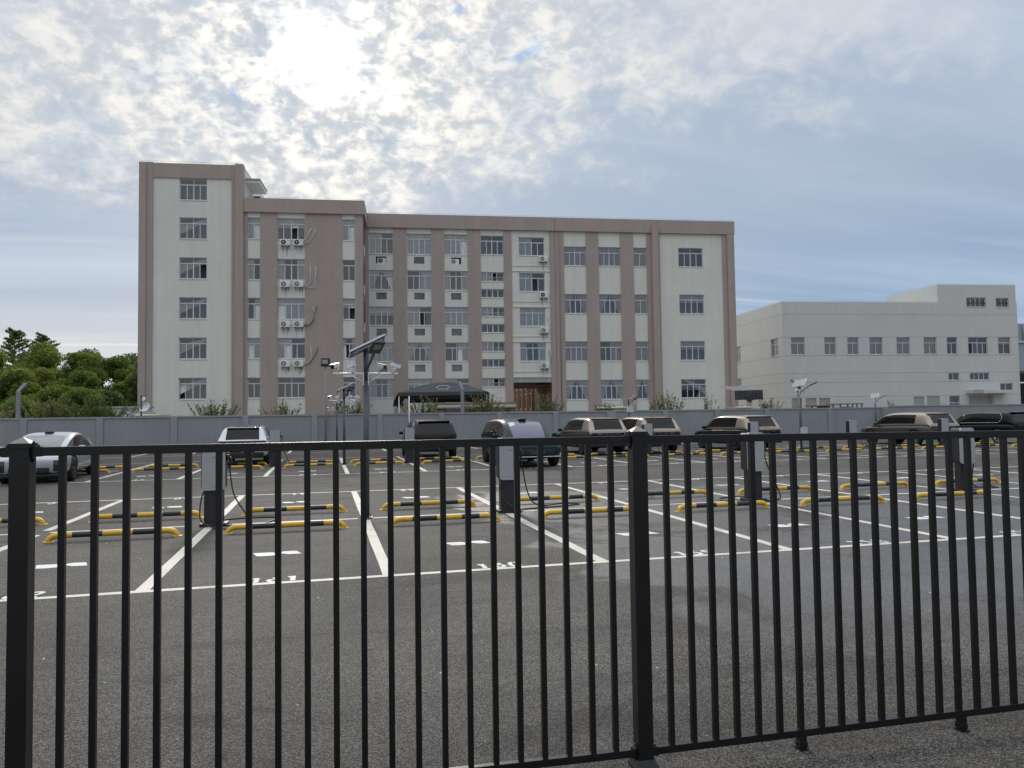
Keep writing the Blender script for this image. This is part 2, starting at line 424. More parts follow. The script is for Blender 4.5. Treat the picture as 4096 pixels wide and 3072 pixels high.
def number(s, x, y, rot=0., h=.25):
    b = MB(); u = h / 2; sw = .027; wd = u * 1.0; step = wd * 1.52; x0 = -step * (len(s) - 1) / 2 - wd / 2
    for ci, ch in enumerate(s):
        for si, st in enumerate(STROKES[ch]):
            p = [Vector((x0 + ci * step + q[0] * wd, q[1] * u)) for q in st]; vs = []
            for k, q in enumerate(p):
                d = (p[min(k + 1, len(p) - 1)] - p[max(k - 1, 0)]).normalized(); n = Vector((-d.y, d.x)) * sw
                for e in (-1, 1): vs.append((q.x + n.x * e, q.y + n.y * e, si * .0004))
            b.add(vs, [(2 * k, 2 * k + 2, 2 * k + 3, 2 * k + 1) for k in range(len(p) - 1)], M['logo'])
    b.build('stall_number', lines, (x, y, Z2), (0, 0, rot))
for i, s in zip(range(-2, 9), ('164', '163', '162', '161', '160', '159', '158', '157', '156', '155', '154')):
    number(s, dx1(i) + 1.28, .125)
for i in range(-1, 9): number(str(60 + i), dx1(i) + 1.25, 9.93, PI)
for i in range(-2, 15): number(str(234 - i), dx2(i) + 1.25, 15.93)
def logo(x, y, rot=0.):
    b = MB()
    b.add([(-.31, .11, 0), (-.06, .10, 0), (-.02, .01, 0), (.012, .0, 0), (.012, -.12, 0), (-.12, -.155, 0), (-.24, -.14, 0)], [(0, 6, 5, 4, 3, 2, 1)], M['logo'])
    b.add([(.035, .10, 0), (.10, .135, 0), (.235, .125, 0), (.31, -.11, 0), (.15, -.105, 0), (.05, -.02, 0), (.035, -.01, 0)], [(0, 6, 5, 4, 3, 2, 1)], M['logo'])
    b.build('stall_emblem', lines, (x, y, Z1), (0, 0, rot))
for i in range(-2, 9):
    logo(dx1(i) + 1.22, 1.9); logo(dx1(i) + 1.25, 8.1, PI)
for i in range(-4, 15):
    logo(dx2(i) + 1.22, 17.7); logo(dx2(i) + 1.25, 23.9, PI)

# loose grit and scraps lying on the tarmac
random.seed(13); g = MB()
for k in range(420):
    x = random.uniform(-7, 9); y = random.uniform(-4.2, 9.5); q = random.uniform(.004, .011); a = random.uniform(0, PI)
    T_ = Matrix.Translation((x, y, q * .4)) @ Matrix.Rotation(a, 4, 'Z'); g.T = T_
    g.add([(-q, -q * .6, -q * .4), (q, -q * .7, -q * .4), (q * .8, q * .6, -q * .4), (-q * .7, q * .8, -q * .4), (0, 0, q * .5)], [(0, 1, 4), (1, 2, 4), (2, 3, 4), (3, 0, 4)], M['coping'] if k % 3 else M['logo'])
g.T = None
o = g.build('grit'); o['kind'] = 'stuff'
# ------------------------------------------------------------------ near fence
FA = math.atan2(-.03693, .99932)
fence = thing('metal_fence', 'long black square-bar metal fence with pyramid-capped posts across the foreground', 'fence', (.847, -4.875, 0), FA, kind='thing')
PW = .0385
posts = [-5.55, -2.784, -.019, 2.746, 5.51]
def post_mesh():
    b = MB(); b.box(-PW, -PW, 0, PW, PW, 1.637, M['black_metal'], .004)
    b.box(-.062, -.062, 0.001, .062, .062, .012, M['black_metal'])
    b.add([(-.062, -.062, .012), (.062, -.062, .012), (.062, .062, .012), (-.062, .062, .012), (-PW - .002, -PW - .002, .05), (PW + .002, -PW - .002, .05), (PW + .002, PW + .002, .05), (-PW - .002, PW + .002, .05)],
          [(0, 1, 5, 4), (1, 2, 6, 5), (2, 3, 7, 6), (3, 0, 4, 7)], M['black_metal'])
    return b
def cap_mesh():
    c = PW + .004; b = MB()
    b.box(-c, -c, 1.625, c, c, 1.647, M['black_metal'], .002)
    b.add([(-c + .002, -c + .002, 1.6465), (c - .002, -c + .002, 1.6465), (c - .002, c - .002, 1.6465), (-c + .002, c - .002, 1.6465), (0, 0, 1.674)], [(0, 1, 4), (1, 2, 4), (2, 3, 4), (3, 0, 4)], M['cap_sky_tint'])
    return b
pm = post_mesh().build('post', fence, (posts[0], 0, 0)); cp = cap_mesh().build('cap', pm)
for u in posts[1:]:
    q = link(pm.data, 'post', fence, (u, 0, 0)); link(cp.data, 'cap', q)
bar = MB(); bar.box(-.0135, -.0135, .075, .0135, .0135, 1.60, M['black_metal'], .0015)
barme = bar.build('bar', fence, (0, 0, 0)); first = True
foot = MB(); foot.box(-.019, -.019, .0, .019, .019, .078, M['black_metal']); foot.box(-.0225, -.0225, .012, .0225, .0225, .04, M['black_metal'], .003)
foot.box(-.026, -.03, 0.001, .026, .03, .008, M['black_metal'])
footo = None
brk = MB()
def bracket(b, u, s, z):
    b.T = Matrix.Translation((u, 0, 0))
    # oval back plate and socket with bolts
    ov = [(math.cos(a) * .021, z + math.sin(a) * .046) for a in [2 * PI * k / 20 for k in range(20)]]
    b.prism(ov, 'X', s * (PW + .0005), s * (PW + .005), M['black_metal'])
    b.box(min(s * PW, s * (PW + .036)), -.0175, z - .0215, max(s * PW, s * (PW + .036)), .0175, z + .0215, M['black_metal'], .002)
    for dz in (-.034, .034): b.lathe([(0, s * (PW + .011)), (.006, s * (PW + .011)), (.006, s * (PW + .004))], M['steel'], 10, 'X') if False else b.box(min(s * (PW + .004), s * (PW + .011)), -.006, z + dz - .006, max(s * (PW + .004), s * (PW + .011)), .006, z + dz + .006, M['steel'])
    b.tube([(s * (PW + .022), 0, z + .02), (s * (PW + .022), 0, z + .031)], .006, M['steel'], 8)
    b.T = None
seq = [-2.629 + .1265 * 0]
measured = [-2.629, -2.502, -2.375, -2.248, -2.123, -1.995, -1.868, -1.743, -1.615, -1.488, -1.364, -1.241, -1.118, -.996, -.877, -.756, -.637, -.519, -.398, -.278, -.162]
right = [.13 + k * .1188 for k in range(21)]
allbars = [x - 2.765 for x in measured[1:]] + measured + right + [x + 2.765 for x in right]
for u in allbars:
    if first: barme.location = (u, 0, 0); first = False
    else: link(barme.data, 'bar', fence, (u, 0, 0))
def rail(name, a, b_, z0a, z1a, z0b, z1b, hw):
    hh = z1a - z0a; t = MB(); t.box(a, -hw, 0, b_, hw, hh, M['black_metal'], .002)
    for q in t.v: q.z += z0a + (z0b - z0a) * (q.x - a) / (b_ - a)
    t.build(name, fence)
TZ = [1.627, 1.629, 1.625, 1.609, 1.605]; BZ = [.096, .096, .094, .116, .118]
for k in range(len(posts) - 1):
    a, b_ = posts[k] + PW, posts[k + 1] - PW
    rail('top_rail', a + .003, b_ - .003, TZ[k] - .038, TZ[k], TZ[k + 1] - .038, TZ[k + 1], .0150)
    rail('bottom_rail', a + .003, b_ - .003, BZ[k] - .036, BZ[k], BZ[k + 1] - .036, BZ[k + 1], .0155)
    t = MB(); bracket(t, posts[k], 1, TZ[k] - .019); t.build('bracket', fence)
    t = MB(); bracket(t, posts[k + 1], -1, TZ[k + 1] - .019); t.build('bracket', fence)
    t = MB(); bracket(t, posts[k], 1, BZ[k] - .018); t.build('bracket', fence)
    t = MB(); bracket(t, posts[k + 1], -1, BZ[k + 1] - .018); t.build('bracket', fence)
    for f in (.312, .66):
        u = posts[k] + 2.765 * f
        if footo is None: footo = foot.build('foot', fence, (u, 0, 0))
        else: link(footo.data, 'foot', fence, (u, 0, 0))

# ------------------------------------------------------------------ wheel stops
def wheel_stop_mesh():
    b = MB(); r = .043; h = .092; L = .87; n = 14
    prof = []
    for k in range(7):
        a = PI / 2 * k / 6
        prof.append((-L + .13 - .13 * math.cos(a), .0 + h * math.sin(a)))
    path = [(x, z) for x, z in prof]
    path[0] = (-L, .004)
    cuts = [-.55, -.15, .26, .555]
    body = [(-L + .13, h)] + [(c, h) for c in cuts] + [(L - .13, h)]
    b.tube([(x, 0, z) for x, z in path] + [(cuts[0], 0, h)], r, M['yellow'], n, cap=False)
    for a, c, m in ((cuts[0], cuts[1], 'stopblack'), (cuts[1], cuts[2], 'yellow'), (cuts[2], cuts[3], 'stopblack')):
        b.tube([(a, 0, h), (c, 0, h)], r, M[m], n, cap=False)
    b.tube([(cuts[3], 0, h)] + [(-x, 0, z) for x, z in reversed(path)], r, M['yellow'], n, cap=False)
    return b
def foot_plate_mesh():
    b = MB(); b.lathe([(0, .012), (.068, .012), (.072, .009), (.072, .0)], M['yellow'], 16)
    for k in range(3):
        a = 2 * PI * k / 3 + .5; b.tube([(.055 * math.cos(a), .055 * math.sin(a), .01), (.055 * math.cos(a), .055 * math.sin(a), .022)], .008, M['steel'], 6)
    return b
ws0 = None
def stop(x, y, label, rz):
    global ws0
    if ws0 is None:
        ws0 = wheel_stop_mesh().build('wheel_stop', None, (x, y, 0), (0, 0, rz))
        fp = foot_plate_mesh().build('foot_plate', ws0, (-.87, 0, 0)); link(fp.data, 'foot_plate', ws0, (.87, 0, 0))
        tag(ws0, label, 'wheel stop', 'striped wheel stops of the parking stalls')
    else: dup(ws0, (x, y, 0), rz, label)
random.seed(11)
NEAR = {-1: 'the stall left of 162', 0: 'stall 162', 1: 'stall 161', 2: 'stall 160', 3: 'stall 159', 4: 'stall 158', 5: 'the stall right of 158', 6: 'the second stall right of 158', 7: 'the third stall right of 158'}
for i in range(-1, 8):
    n = NEAR[i]; c = dx1(i) + 1.27
    if 0 <= i <= 6: stop(c + random.uniform(-.03, .03), 3.95, f'yellow and black wheel stop inside {n}', random.uniform(-.012, .012))
    stop(c + .02 + random.uniform(-.03, .03), 6.13, f'yellow and black wheel stop across the centre line from {n}', random.uniform(-.012, .012))
for j, i in enumerate(range(-2, 15)):
    c = dx2(i) + 1.23
    stop(c + random.uniform(-.04, .04), 19.75, f'small far wheel stop, {ORD[j]} from the left, front line of the far rows', random.uniform(-.015, .015))
    stop(c + random.uniform(-.04, .04), 21.85, f'small far wheel stop, {ORD[j]} from the left, back line of the far rows', random.uniform(-.015, .015))

# ------------------------------------------------------------------ chargers
def rbox(b, x0, z0, x1, z1, r, y0, y1, m, n=6, ins=0.):
    out = []
    for cx, cz, a0 in ((x1 - r, z1 - r, 0), (x0 + r, z1 - r, PI / 2), (x0 + r, z0 + r, PI), (x1 - r, z0 + r, 1.5 * PI)):
        for k in range(n + 1):
            a = a0 + PI / 2 * k / n; out.append((cx + r * math.cos(a), cz + r * math.sin(a)))
    out.reverse()
    b.prism(out, 'Y', y0, y1, m)
def charger(x, y, label, cable, scale=1.):
    t = thing('charging_post', label, 'EV charger', (x, y, 0), 0, 'electric car charging posts')
    b = MB(); b.box(-.21, -.17, 0, .21, .13, .05, M['char_dark'], .008); b.build('base_plate', t)
    b = MB(); b.box(-.15, -.10, .045, .15, .06, .70, M['char_dark'], .006); b.build('pedestal', t)
    b = MB(); rbox(b, -.19, .60, .19, 1.335, .055, -.115, .09, M['char_dark']); b.build('housing', t)
    b = MB(); rbox(b, -.175, .585, .185, 1.345, .06, -.155, -.113, M['char_face'])
    b.box(-.02, -.159, .65, .04, -.1545, .656, M['chrome'])
    f = b.build('front_cover', t)
    b = MB()   # small chrome bird-like mark
    b.add([(-.035, -.158, 1.13), (.0, -.158, 1.105), (.004, -.158, 1.125), (-.02, -.158, 1.14)], [(0, 1, 2, 3)], M['chrome'])
    b.add([(.006, -.158, 1.135), (.03, -.158, 1.14), (.055, -.158, 1.11), (.012, -.158, 1.118)], [(3, 2, 1, 0)], M['chrome'])
    b.build('emblem', f)
    b = MB(); b.box(.19, -.07, 1.06, .235, .02, 1.16, M['char_dark'], .01)
    b.tube([(.235, -.03, 1.12), (.27, -.05, 1.10), (.272, -.06, 1.03), (.24, -.06, .97)], .016, M['char_dark'], 8)
    b.build('plug_holder', t)
    if cable:
        b = MB(); pts = [Vector(p) for p in cable]
        # smooth the control points
        out = []
        for k in range(len(pts) - 1):
            p0 = pts[max(k - 1, 0)]; p1 = pts[k]; p2 = pts[k + 1]; p3 = pts[min(k + 2, len(pts) - 1)]
            for s in range(7):
                u = s / 7; out.append(.5 * ((2 * p1) + (p2 - p0) * u + (2 * p0 - 5 * p1 + 4 * p2 - p3) * u * u + (3 * p1 - p0 - 3 * p2 + p3) * u ** 3))
        out.append(pts[-1]); b.tube(out, .0125, M['black_rub'], 7); b.build('cable', t)
    return t
cabA = [(.24, -.06, .98), (.27, -.1, .75), (.34, -.2, .48), (.55, -.3, .16), (.66, -.35, .02), (.9, .1, .014), (1.0, .55, .014), (.6, .70, .014), (.15, .6, .014), (.02, .28, .014), (.25, -.25, .016), (.5, -.48, .014), (.42, -.62, .014), (.1, -.5, .014), (-.16, -.26, .10), (-.20, -.16, .30), (-.17, -.1, .52), (-.12, -.08, .60)]
cabB = [(.24, -.06, .98), (.28, -.08, .70), (.36, .0, .40), (.52, .2, .14), (.85, .55, .016), (1.3, .8, .014), (1.58, .62, .014), (1.3, .42, .014), (.7, .25, .014), (.38, .16, .016), (.1, -.25, .07), (-.1, -.2, .22), (-.165, -.14, .42), (-.13, -.1, .60)]
cabC = [(.24, -.06, .98), (.28, -.08, .72), (.42, -.1, .40), (.62, .0, .05), (.45, -.1, .014), (-.2, -.35, .014), (-.55, -.05, .014), (-.5, .42, .014), (0., .62, .014), (.3, .2, .016), (.25, -.2, .016), (-.05, -.24, .06), (-.1, -.16, .3), (-.08, -.1, .60)]
cabD = [(.24, -.06, .98), (.3, -.02, .70), (.55, .3, .3), (.95, .65, .02), (1.35, .6, .014), (1.15, .25, .014), (.7, .5, .014), (.35, .3, .014), (.28, 0, .016), (-.1, -.22, .1), (-.1, -.14, .35), (-.08, -.1, .60)]
charger(-2.45, 5.0, 'silver fronted charging post between the wheel stops of stalls 161 and 162', cabA)
charger(2.55, 5.02, 'silver fronted charging post standing before the dark green car', cabB)
charger(7.52, 5.0, 'silver fronted charging post right of the middle fence post, its top above the rail', cabC)
charger(12.55, 5.0, 'silver fronted charging post near the right edge, overlapping the black car', cabD)
cF = [(.24, -.06, .98), (.3, -.08, .6), (.5, -.2, .1), (.2, -.3, .014), (-.15, -.25, .02), (-.18, -.12, .3), (-.12, -.08, .6)]
for i, l in ((1, 'small far charging post beside the right flank of the white car'), (3, 'small far charging post left of the dark bronze car'),
             (5, 'far charging post that shows behind the middle fence post cap'), (7, 'far charging post before the gold-roofed car right of the middle fence post'),
             (9, 'far charging post standing alone before the grey wall'), (11, 'far charging post in front of the taupe car'), (13, 'far charging post by the black car at the right edge')):
    charger(dx2(i), 20.8, l, cF)

# ------------------------------------------------------------------ solar lamps
def camera_part(t, x, y, z, rz, tilt):
    b = MB(); b.box(-.040, -.09, -.036, .040, .09, .040, M['white_arm'], .014)
    b.box(-.046, -.112, .038, .046, .076, .045, M['white_arm'])
    o = b.build('security_camera', t, (x, y, z + .135), (R(tilt), 0, rz))
    b = MB(); b.box(-.035, -.097, -.032, .035, -.089, .035, M['cam_dark']); b.build('lens', o)
    b = MB(); b.tube([(0, 0.02, -.13), (0, .02, -.035)], .026, M['white_arm'], 8); b.box(-.035, -.01, -.07, .035, .055, -.035, M['white_arm']); b.build('mount', o)
def lamp(x, y, rz, label, h=3.0, box=None, arms=(-1, 1), pz=0.):
    t = thing('solar_lamp', label, 'street lamp', (x, y, 0), rz, 'solar lamps with cameras in the parking lot')
    b = MB(); b.tube([(0, 0, 0), (0, 0, h * .80)], .052, M['pole_grey'], 14); b.tube([(0, 0, h * .80), (0, 0, h - .02)], .040, M['pole_grey'], 14)
    b.box(-.10, -.10, .0, .10, .10, .014, M['pole_grey'])
    for a, c in ((-.07, -.07), (.07, -.07), (.07, .07), (-.07, .07)): b.tube([(a, c, .01), (a, c, .06)], .009, M['steel'], 6)
    b.build('pole', t)
    T = Matrix.Translation((.02, 0, h + .02)) @ Matrix.Rotation(R(-9), 4, 'X') @ Matrix.Rotation(R(-27), 4, 'Y')
    b = MB(); b.T = T
    b.box(-.335, -.26, -.018, .335, .26, .0, M['panel_back']); b.box(-.31, -.235, .0005, .31, .235, .004, M['panel_cell'])
    for q in ((-.335, -.265, .335, -.25), (-.335, .25, .335, .265)): b.box(q[0], q[1], -.02, q[2], q[3], .007, M['alu_rail'])
    for q in ((-.345, -.265, -.33, .265), (.33, -.265, .345, .265)): b.box(q[0], q[1], -.02, q[2], q[3], .007, M['alu_rail'])
    for yy in (-.1, .1): b.box(-.28, yy - .018, -.045, .28, yy + .018, -.019, M['alu_rail'])
    b.build('solar_panel', t)
    b = MB(); b.tube([(0, 0, h - .42), (.05, -.12, h - .32), (.12, -.36, h - .14)], .02, M['lamp_dk'], 8); b.build('lamp_arm', t)
    T = Matrix.Translation((.15, -.52, h - .06)) @ Matrix.Rotation(R(12), 4, 'Z') @ Matrix.Rotation(R(-26), 4, 'X')
    b = MB(); b.T = T; b.box(-.11, -.2, -.018, .11, .16, .022, M['lamp_dk'], .012); hd = b.build('lamp_head', t)
    b = MB(); b.T = T; b.box(-.06, -.14, -.022, .06, .02, -.0175, M['lens']); b.build('lens', hd)
    za = h - .47 + pz
    for s in arms:
        b = MB(); b.tube([(s * .05, -.02, za), (s * .56, -.02, za)], .02, M['white_arm'], 8)
        b.tube([(s * .05, -.02, za - .15), (s * .28, -.02, za - .01)], .012, M['white_arm'], 6)
        b.box(min(s * .034, s * .05), -.04, za - .2, max(s * .034, s * .05), .0, za + .03, M['white_arm']); b.build('camera_arm', t)
        camera_part(t, s * .52, -.02, za, R(-37) if s < 0 else R(112), 14); camera_part(t, s * .25, -.02, za, R(-145) if s < 0 else R(52), 14)
    if box:
        z0, z1 = box; b = MB(); b.box(-.25, -.22, z0, .25, -.053, z1, M['cabinet'], .006); b.box(-.265, -.235, z1 - .005, .265, -.045, z1 + .02, M['cabinet'], .004)
        b.box(-.03, -.224, z0 + .2, .03, -.219, z0 + .24, M['white_arm']); b.box(.17, -.226, z0 + .15, .2, -.219, z0 + .27, M['char_dark'])
        b.build('control_box', t)
    return t
lamp(.03, 5.08, 0, 'tall nearest solar lamp with four white cameras on a cross arm', 2.98)
lamp(.06, 20.85, R(8), 'smaller middle solar lamp with camera arm left of the nearest lamp', 2.88)
lamp(.08, 37.8, R(12), 'farthest solar lamp of the left line, with cameras on its left arm only', 2.7, arms=(-1,))
lamp(19.7, 20.85, R(38), 'solar lamp with a cream cabinet on its pole before the white building', 3.0, box=(.48, 1.03))
lamp(18.55, 37.4, R(20), 'solar lamp with a cream box at wall-top height behind the gold-roofed cars', 2.8, box=(1.88, 2.28), arms=(1,), pz=.08)
lamp(37.4, 37.5, R(45), 'small far solar lamp above the front of the taupe car', 2.8)

# ------------------------------------------------------------------ boundary wall
wall = thing('boundary_wall', 'long grey rendered boundary wall with pilasters and coping behind the cars', 'wall', (0, 0, 0), kind='thing')
YW = 41.85
b = MB(); b.box(-75, YW, -.02, 41.53, YW + .24, 1.93, M['wall_grey']); b.build('panel', wall)
b = MB(); b.box(41.53, YW - 1.1, -.02, 42.4, YW + .24, 2.03, M['wall_grey']); b.build('corner_pier', wall)
b = MB(); b.box(42.4, YW - 1.1, -.02, 120, YW - .86, 2.03, M['wall_warm']); b.build('panel', wall)
b = MB(); b.box(-75, YW - .05, 1.93, 41.49, YW + .29, 2.03, M['coping']); b.build('coping', wall)
b = MB(); b.box(41.49, YW - 1.15, 2.03, 120, YW - .82, 2.12, M['coping']); b.build('coping', wall)
pil = None
for x in [-34.4, -30.3, -26.2, -22.1, -18.03, -13.95, -9.8, -5.63, -1.42, 2.74, 6.79, 10.78, 14.77, 18.72, 23.05, 27.18, 31.28, 36.71]:
    w = .68 if x == 18.72 else .36
    b = MB(); b.box(x, YW - .08, -.01, x + w, YW + .02, 1.929, M['pilaster_grey']); b.build('pilaster', wall)

# bent steel posts rising behind the wall
b = MB()
def bent_post(x, label, h, lean):
    b = MB(); w = .1
    b.box(-w, -w, 0, w, w, h, M['pipe_grey'])
    b.add([(-w, -w, h), (w, -w, h), (w, w, h), (-w, w, h), (-w + lean, -w + .22, h + .52), (w + lean, -w + .22, h + .52), (w + lean, w + .22, h + .52), (-w + lean, w + .22, h + .52)],
          [(0, 1, 5, 4), (1, 2, 6, 5), (2, 3, 7, 6), (3, 0, 4, 7), (4, 5, 6, 7)], M['pipe_grey'])
    tag(b.build('bent_post', None, (x, 42.3, 0)), label, 'post', 'bent-topped posts behind the wall')
bent_post(-18.3, 'grey bent-topped post before the trees on the left', 3.62, .34)
bent_post(8.48, 'grey bent-topped post in front of the dark tent', 3.62, -.16)
bent_post(34.6, 'grey bent-topped post leaning out behind the cabinet lamp', 3.7, -.5)

t = thing('flood_light', 'small square black floodlight on a thin rusty pole before the mauve facade', 'floodlight', (-.55, 41.6, 0))
b = MB(); b.tube([(0, 0, 0), (0, 0, 2.2), (0, 0, 5.1)], [.06, .055, .045], M['pipe_grey'], 10); b.build('pole', t)
b = MB(); b.box(-.29, -.1, 5.08, .29, .06, 5.62, M['char_dark'], .02); h = b.build('housing', t)
b = MB(); b.box(-.23, -.106, 5.26, .14, -.099, 5.52, M['lens']); b.build('lens', h)
t = thing('service_pipe', 'slim white pole with a loop of cable behind the charging post by the bronze car', 'pole', (4.78, 41.5, 0))
b = MB(); b.tube([(0, 0, 0), (0, 0, 3.08)], .04, M['pipe_white'], 10); b.lathe([(.04, 3.08), (.045, 3.1), (.03, 3.14), (0, 3.15)], M['pipe_white'], 10); b.build('pole', t)
b = MB(); b.tube([(.03, 0, 2.9), (.2, 0, 2.92), (.3, 0, 2.75), (.26, 0, 2.5), (.05, 0, 2.3)], .012, M['black_rub'], 6); b.build('cable', t)

t = thing('satellite_dish', 'white satellite dish and small round lamp on a black pole above the wall', 'satellite dish', (-11.6, 42.4, 0))
b = MB(); b.tube([(0, 0, 0), (0, 0, 3.36)], .045, M['black_rub'], 8); b.build('pole', t)
T = Matrix.Translation((.2, -.05, 2.6)) @ Matrix.Rotation(R(-18), 4, 'Z') @ Matrix.Rotation(R(62), 4, 'X')
b = MB(); b.T = T; b.lathe([(0, -.09), (.10, -.078), (.21, -.04), (.31, .012), (.33, .018), (.31, .03)], M['dish'], 28); b.build('dish', t)
b = MB(); b.T = T; b.tube([(0, -.36, .02), (0, -.2, .35)], .012, M['pole_grey'], 6); b.box(-.04, -.25, .3, .04, -.15, .4, M['pole_grey']); b.build('feed_arm', t)
b = MB(); b.T = Matrix.Translation((.12, -.02, 3.08)) @ Matrix.Rotation(R(75), 4, 'X') @ Matrix.Rotation(R(-20), 4, 'Y'); b.lathe([(0, .05), (.1, .035), (.15, 0), (.1, -.03), (0, -.04)], M['dish'], 20); b.build('round_lamp', t)

# ------------------------------------------------------------------ main building
BA = math.atan2(-.1052, .9945)
bld = thing('office_building', 'long cream and mauve office block with a taller tower at its left end', 'building', (-15.52, 59.73, 0), BA, kind='thing')
def facade(b, u0, u1, v0, v1, w, holes, m, rev=.16, mrev=None):
    us = sorted({u0, u1} | {h[k] for h in holes for k in (0, 1)}); vs = sorted({v0, v1} | {h[k] for h in holes for k in (2, 3)})
    us = [x for x in us if u0 <= x <= u1]; vs = [x for x in vs if v0 <= x <= v1]
    for i in range(len(us) - 1):
        for j in range(len(vs) - 1):
            cu, cv = (us[i] + us[i + 1]) / 2, (vs[j] + vs[j + 1]) / 2
            if any(h[0] < cu < h[1] and h[2] < cv < h[3] for h in holes): continue
            b.quad((us[i], w, vs[j]), (us[i + 1], w, vs[j]), (us[i + 1], w, vs[j + 1]), (us[i], w, vs[j + 1]), m)
    mr = mrev or m
    for h in holes:
        a, c, d, e = h
        b.quad((a, w, d), (a, w, e), (a, w + rev, e), (a, w + rev, d), mr); b.quad((c, w, d), (c, w + rev, d), (c, w + rev, e), (c, w, e), mr)
        b.quad((a, w, d), (a, w + rev, d), (c, w + rev, d), (c, w, d), mr); b.quad((a, w, e), (c, w, e), (c, w + rev, e), (a, w + rev, e), mr)

def curtain_mesh(b, a, c, z0, z1, w, m, amp=.03, gather=1.):
    n = max(6, int((c - a) / .06)); vs = []
    ph = random.uniform(0, 6)
    for i in range(n + 1):
        x = a + (c - a) * i / n; y = w + amp * math.sin(i * 1.9 + ph) + random.uniform(-.008, .008)
        vs += [(x, y, z0), (x, y, z1)]
    b.add(vs, [(2 * i, 2 * i + 2, 2 * i + 3, 2 * i + 1) for i in range(n)], m, True)

def window(parent, a, c, d, e, w, tr=.48, cols=4, cur='none', opened=(), stair=0, rev=.12, grille=0, cm='curtain'):
    """aluminium sliding window in the opening a..c, d..e of a facade at depth w"""
    fr = .058; y0, y1 = w + rev, w + rev + .06; b = MB(); fm = M['alu']
    b.box(a, y0, d, a + fr, y1, e, fm); b.box(c - fr, y0, d, c, y1, e, fm)
    b.box(a + fr, y0, d, c - fr, y1, d + fr + .01, fm); b.box(a + fr, y0, e - fr, c - fr, y1, e, fm)
    vt = e - tr
    if tr:
        b.box(a + fr, y0 - .004, vt - .03, c - fr, y1, vt + .03, fm)
        for k in range(1, max(2, cols // 2)):
            x = a + (c - a) * k / max(2, cols // 2) if cols > 2 else None
            if x: b.box(x - .02, y0 + .004, vt + .03, x + .02, y1 - .004, e - fr, fm)
    top = vt - .03 if tr else e - fr
    xs = [a + fr + (c - a - 2 * fr) * k / cols for k in range(cols + 1)]
    for k in range(1, cols):
        hw = .046 if (cols == 4 and k == 2) else .034
        off = random.uniform(-.10, .10) if cols == 4 and k != 2 and opened else 0.
        b.box(xs[k] - hw + off, y0 + .003, d + fr + .01, xs[k] + hw + off, y1 - .003, top, fm)
    # thin sash rails
    b.box(a + fr, y0 + .006, d + fr + .01, c - fr, y1 - .01, d + fr + .045, fm)
    b.box(a + fr, y0 + .006, top - .035, c - fr, y1 - .01, top, fm)
    # sill
    b.box(a - .001 + .001, w - .03, d - .05, c, w + rev, d - .003, M['sill'])
    if grille:
        n = int((c - a) / .13)
        for k in range(1, n): b.box(a + (c - a) * k / n - .008, w + .03, d + .02, a + (c - a) * k / n + .008, w + .045, d + grille, fm)
        b.box(a, w + .028, d + grille, c, w + .047, d + grille + .02, fm)
    root = b.build('window', parent)
    b = MB(); yp = y0 + .03
    for k in range(cols):
        if k in opened: continue
        b.quad((xs[k], yp, d + fr), (xs[k + 1], yp, d + fr), (xs[k + 1], yp, top), (xs[k], yp, top), M['pane'])
    if tr: b.quad((a + fr, yp, vt), (c - fr, yp, vt), (c - fr, yp, e - fr), (a + fr, yp, e - fr), M['pane'])
    b.build('pane', root)
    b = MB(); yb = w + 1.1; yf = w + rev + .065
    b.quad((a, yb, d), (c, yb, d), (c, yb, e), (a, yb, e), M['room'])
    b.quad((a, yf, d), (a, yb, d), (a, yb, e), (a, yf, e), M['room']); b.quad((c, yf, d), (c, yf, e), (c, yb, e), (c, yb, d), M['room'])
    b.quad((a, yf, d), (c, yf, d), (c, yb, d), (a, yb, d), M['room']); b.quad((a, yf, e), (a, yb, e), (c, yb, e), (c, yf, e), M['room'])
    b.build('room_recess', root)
    wc = w + rev + .10
    if cur != 'none':
        b = MB(); m_ = M[cm]; W = c - a
        if cur == 'full': curtain_mesh(b, a + .03, c - .03, d + .02, e - .04, wc, m_)
        elif cur == 'half': curtain_mesh(b, a + .03, a + W * .5, d + .02, e - .04, wc, m_)
        elif cur == 'right': curtain_mesh(b, a + W * .55, c - .03, d + .02, e - .04, wc, m_)
        elif cur == 'sides':
            curtain_mesh(b, a + .03, a + W * .26, d + .02, e - .04, wc, m_); curtain_mesh(b, c - W * .3, c - .03, d + .02, e - .04, wc, m_)
        elif cur == 'tied':
            for s, x0 in ((1, a + .03), (-1, c - .03)):
                vs = []; n = 10
                for i in range(n + 1):
                    u = i / n; wd = W * (.12 + .34 * (1 - u) ** 1.3 if u < 1 else .12)
                    z = e - .05 - (e - d - .1) * u
                    vs += [(x0, wc + .02 * math.sin(i), z), (x0 + s * wd, wc + .03 * math.cos(i * 2), z)]
                b.add(vs, [(2 * i, 2 * i + 1, 2 * i + 3, 2 * i + 2) for i in range(n)], m_, True)
        elif cur == 'top': curtain_mesh(b, a + .03, c - .03, e - .8, e - .04, wc, m_)
        b.build('curtain', root)
    if stair:
        b = MB(); wd = c - a; hh = e - d
        if stair > 0: poly = [(a, d + hh * .25), (c, d + hh * .86), (c, d + hh * 1.0), (a + wd * .25, d + hh * .74), (a, d + hh * .74)]
        else: poly = [(c, d + hh * .2), (c, d + hh * .55), (a + wd * .3, d + hh * .98), (a + wd * .12, d + hh * .98)]
        b.prism(poly, 'Y', w + .26, w + .6, M['stair']); b.build('stair_flight', root)
    return root
M['sill'] = mat('stained_sill', (.50, .53, .50), .85, var=.2, vscale=4)

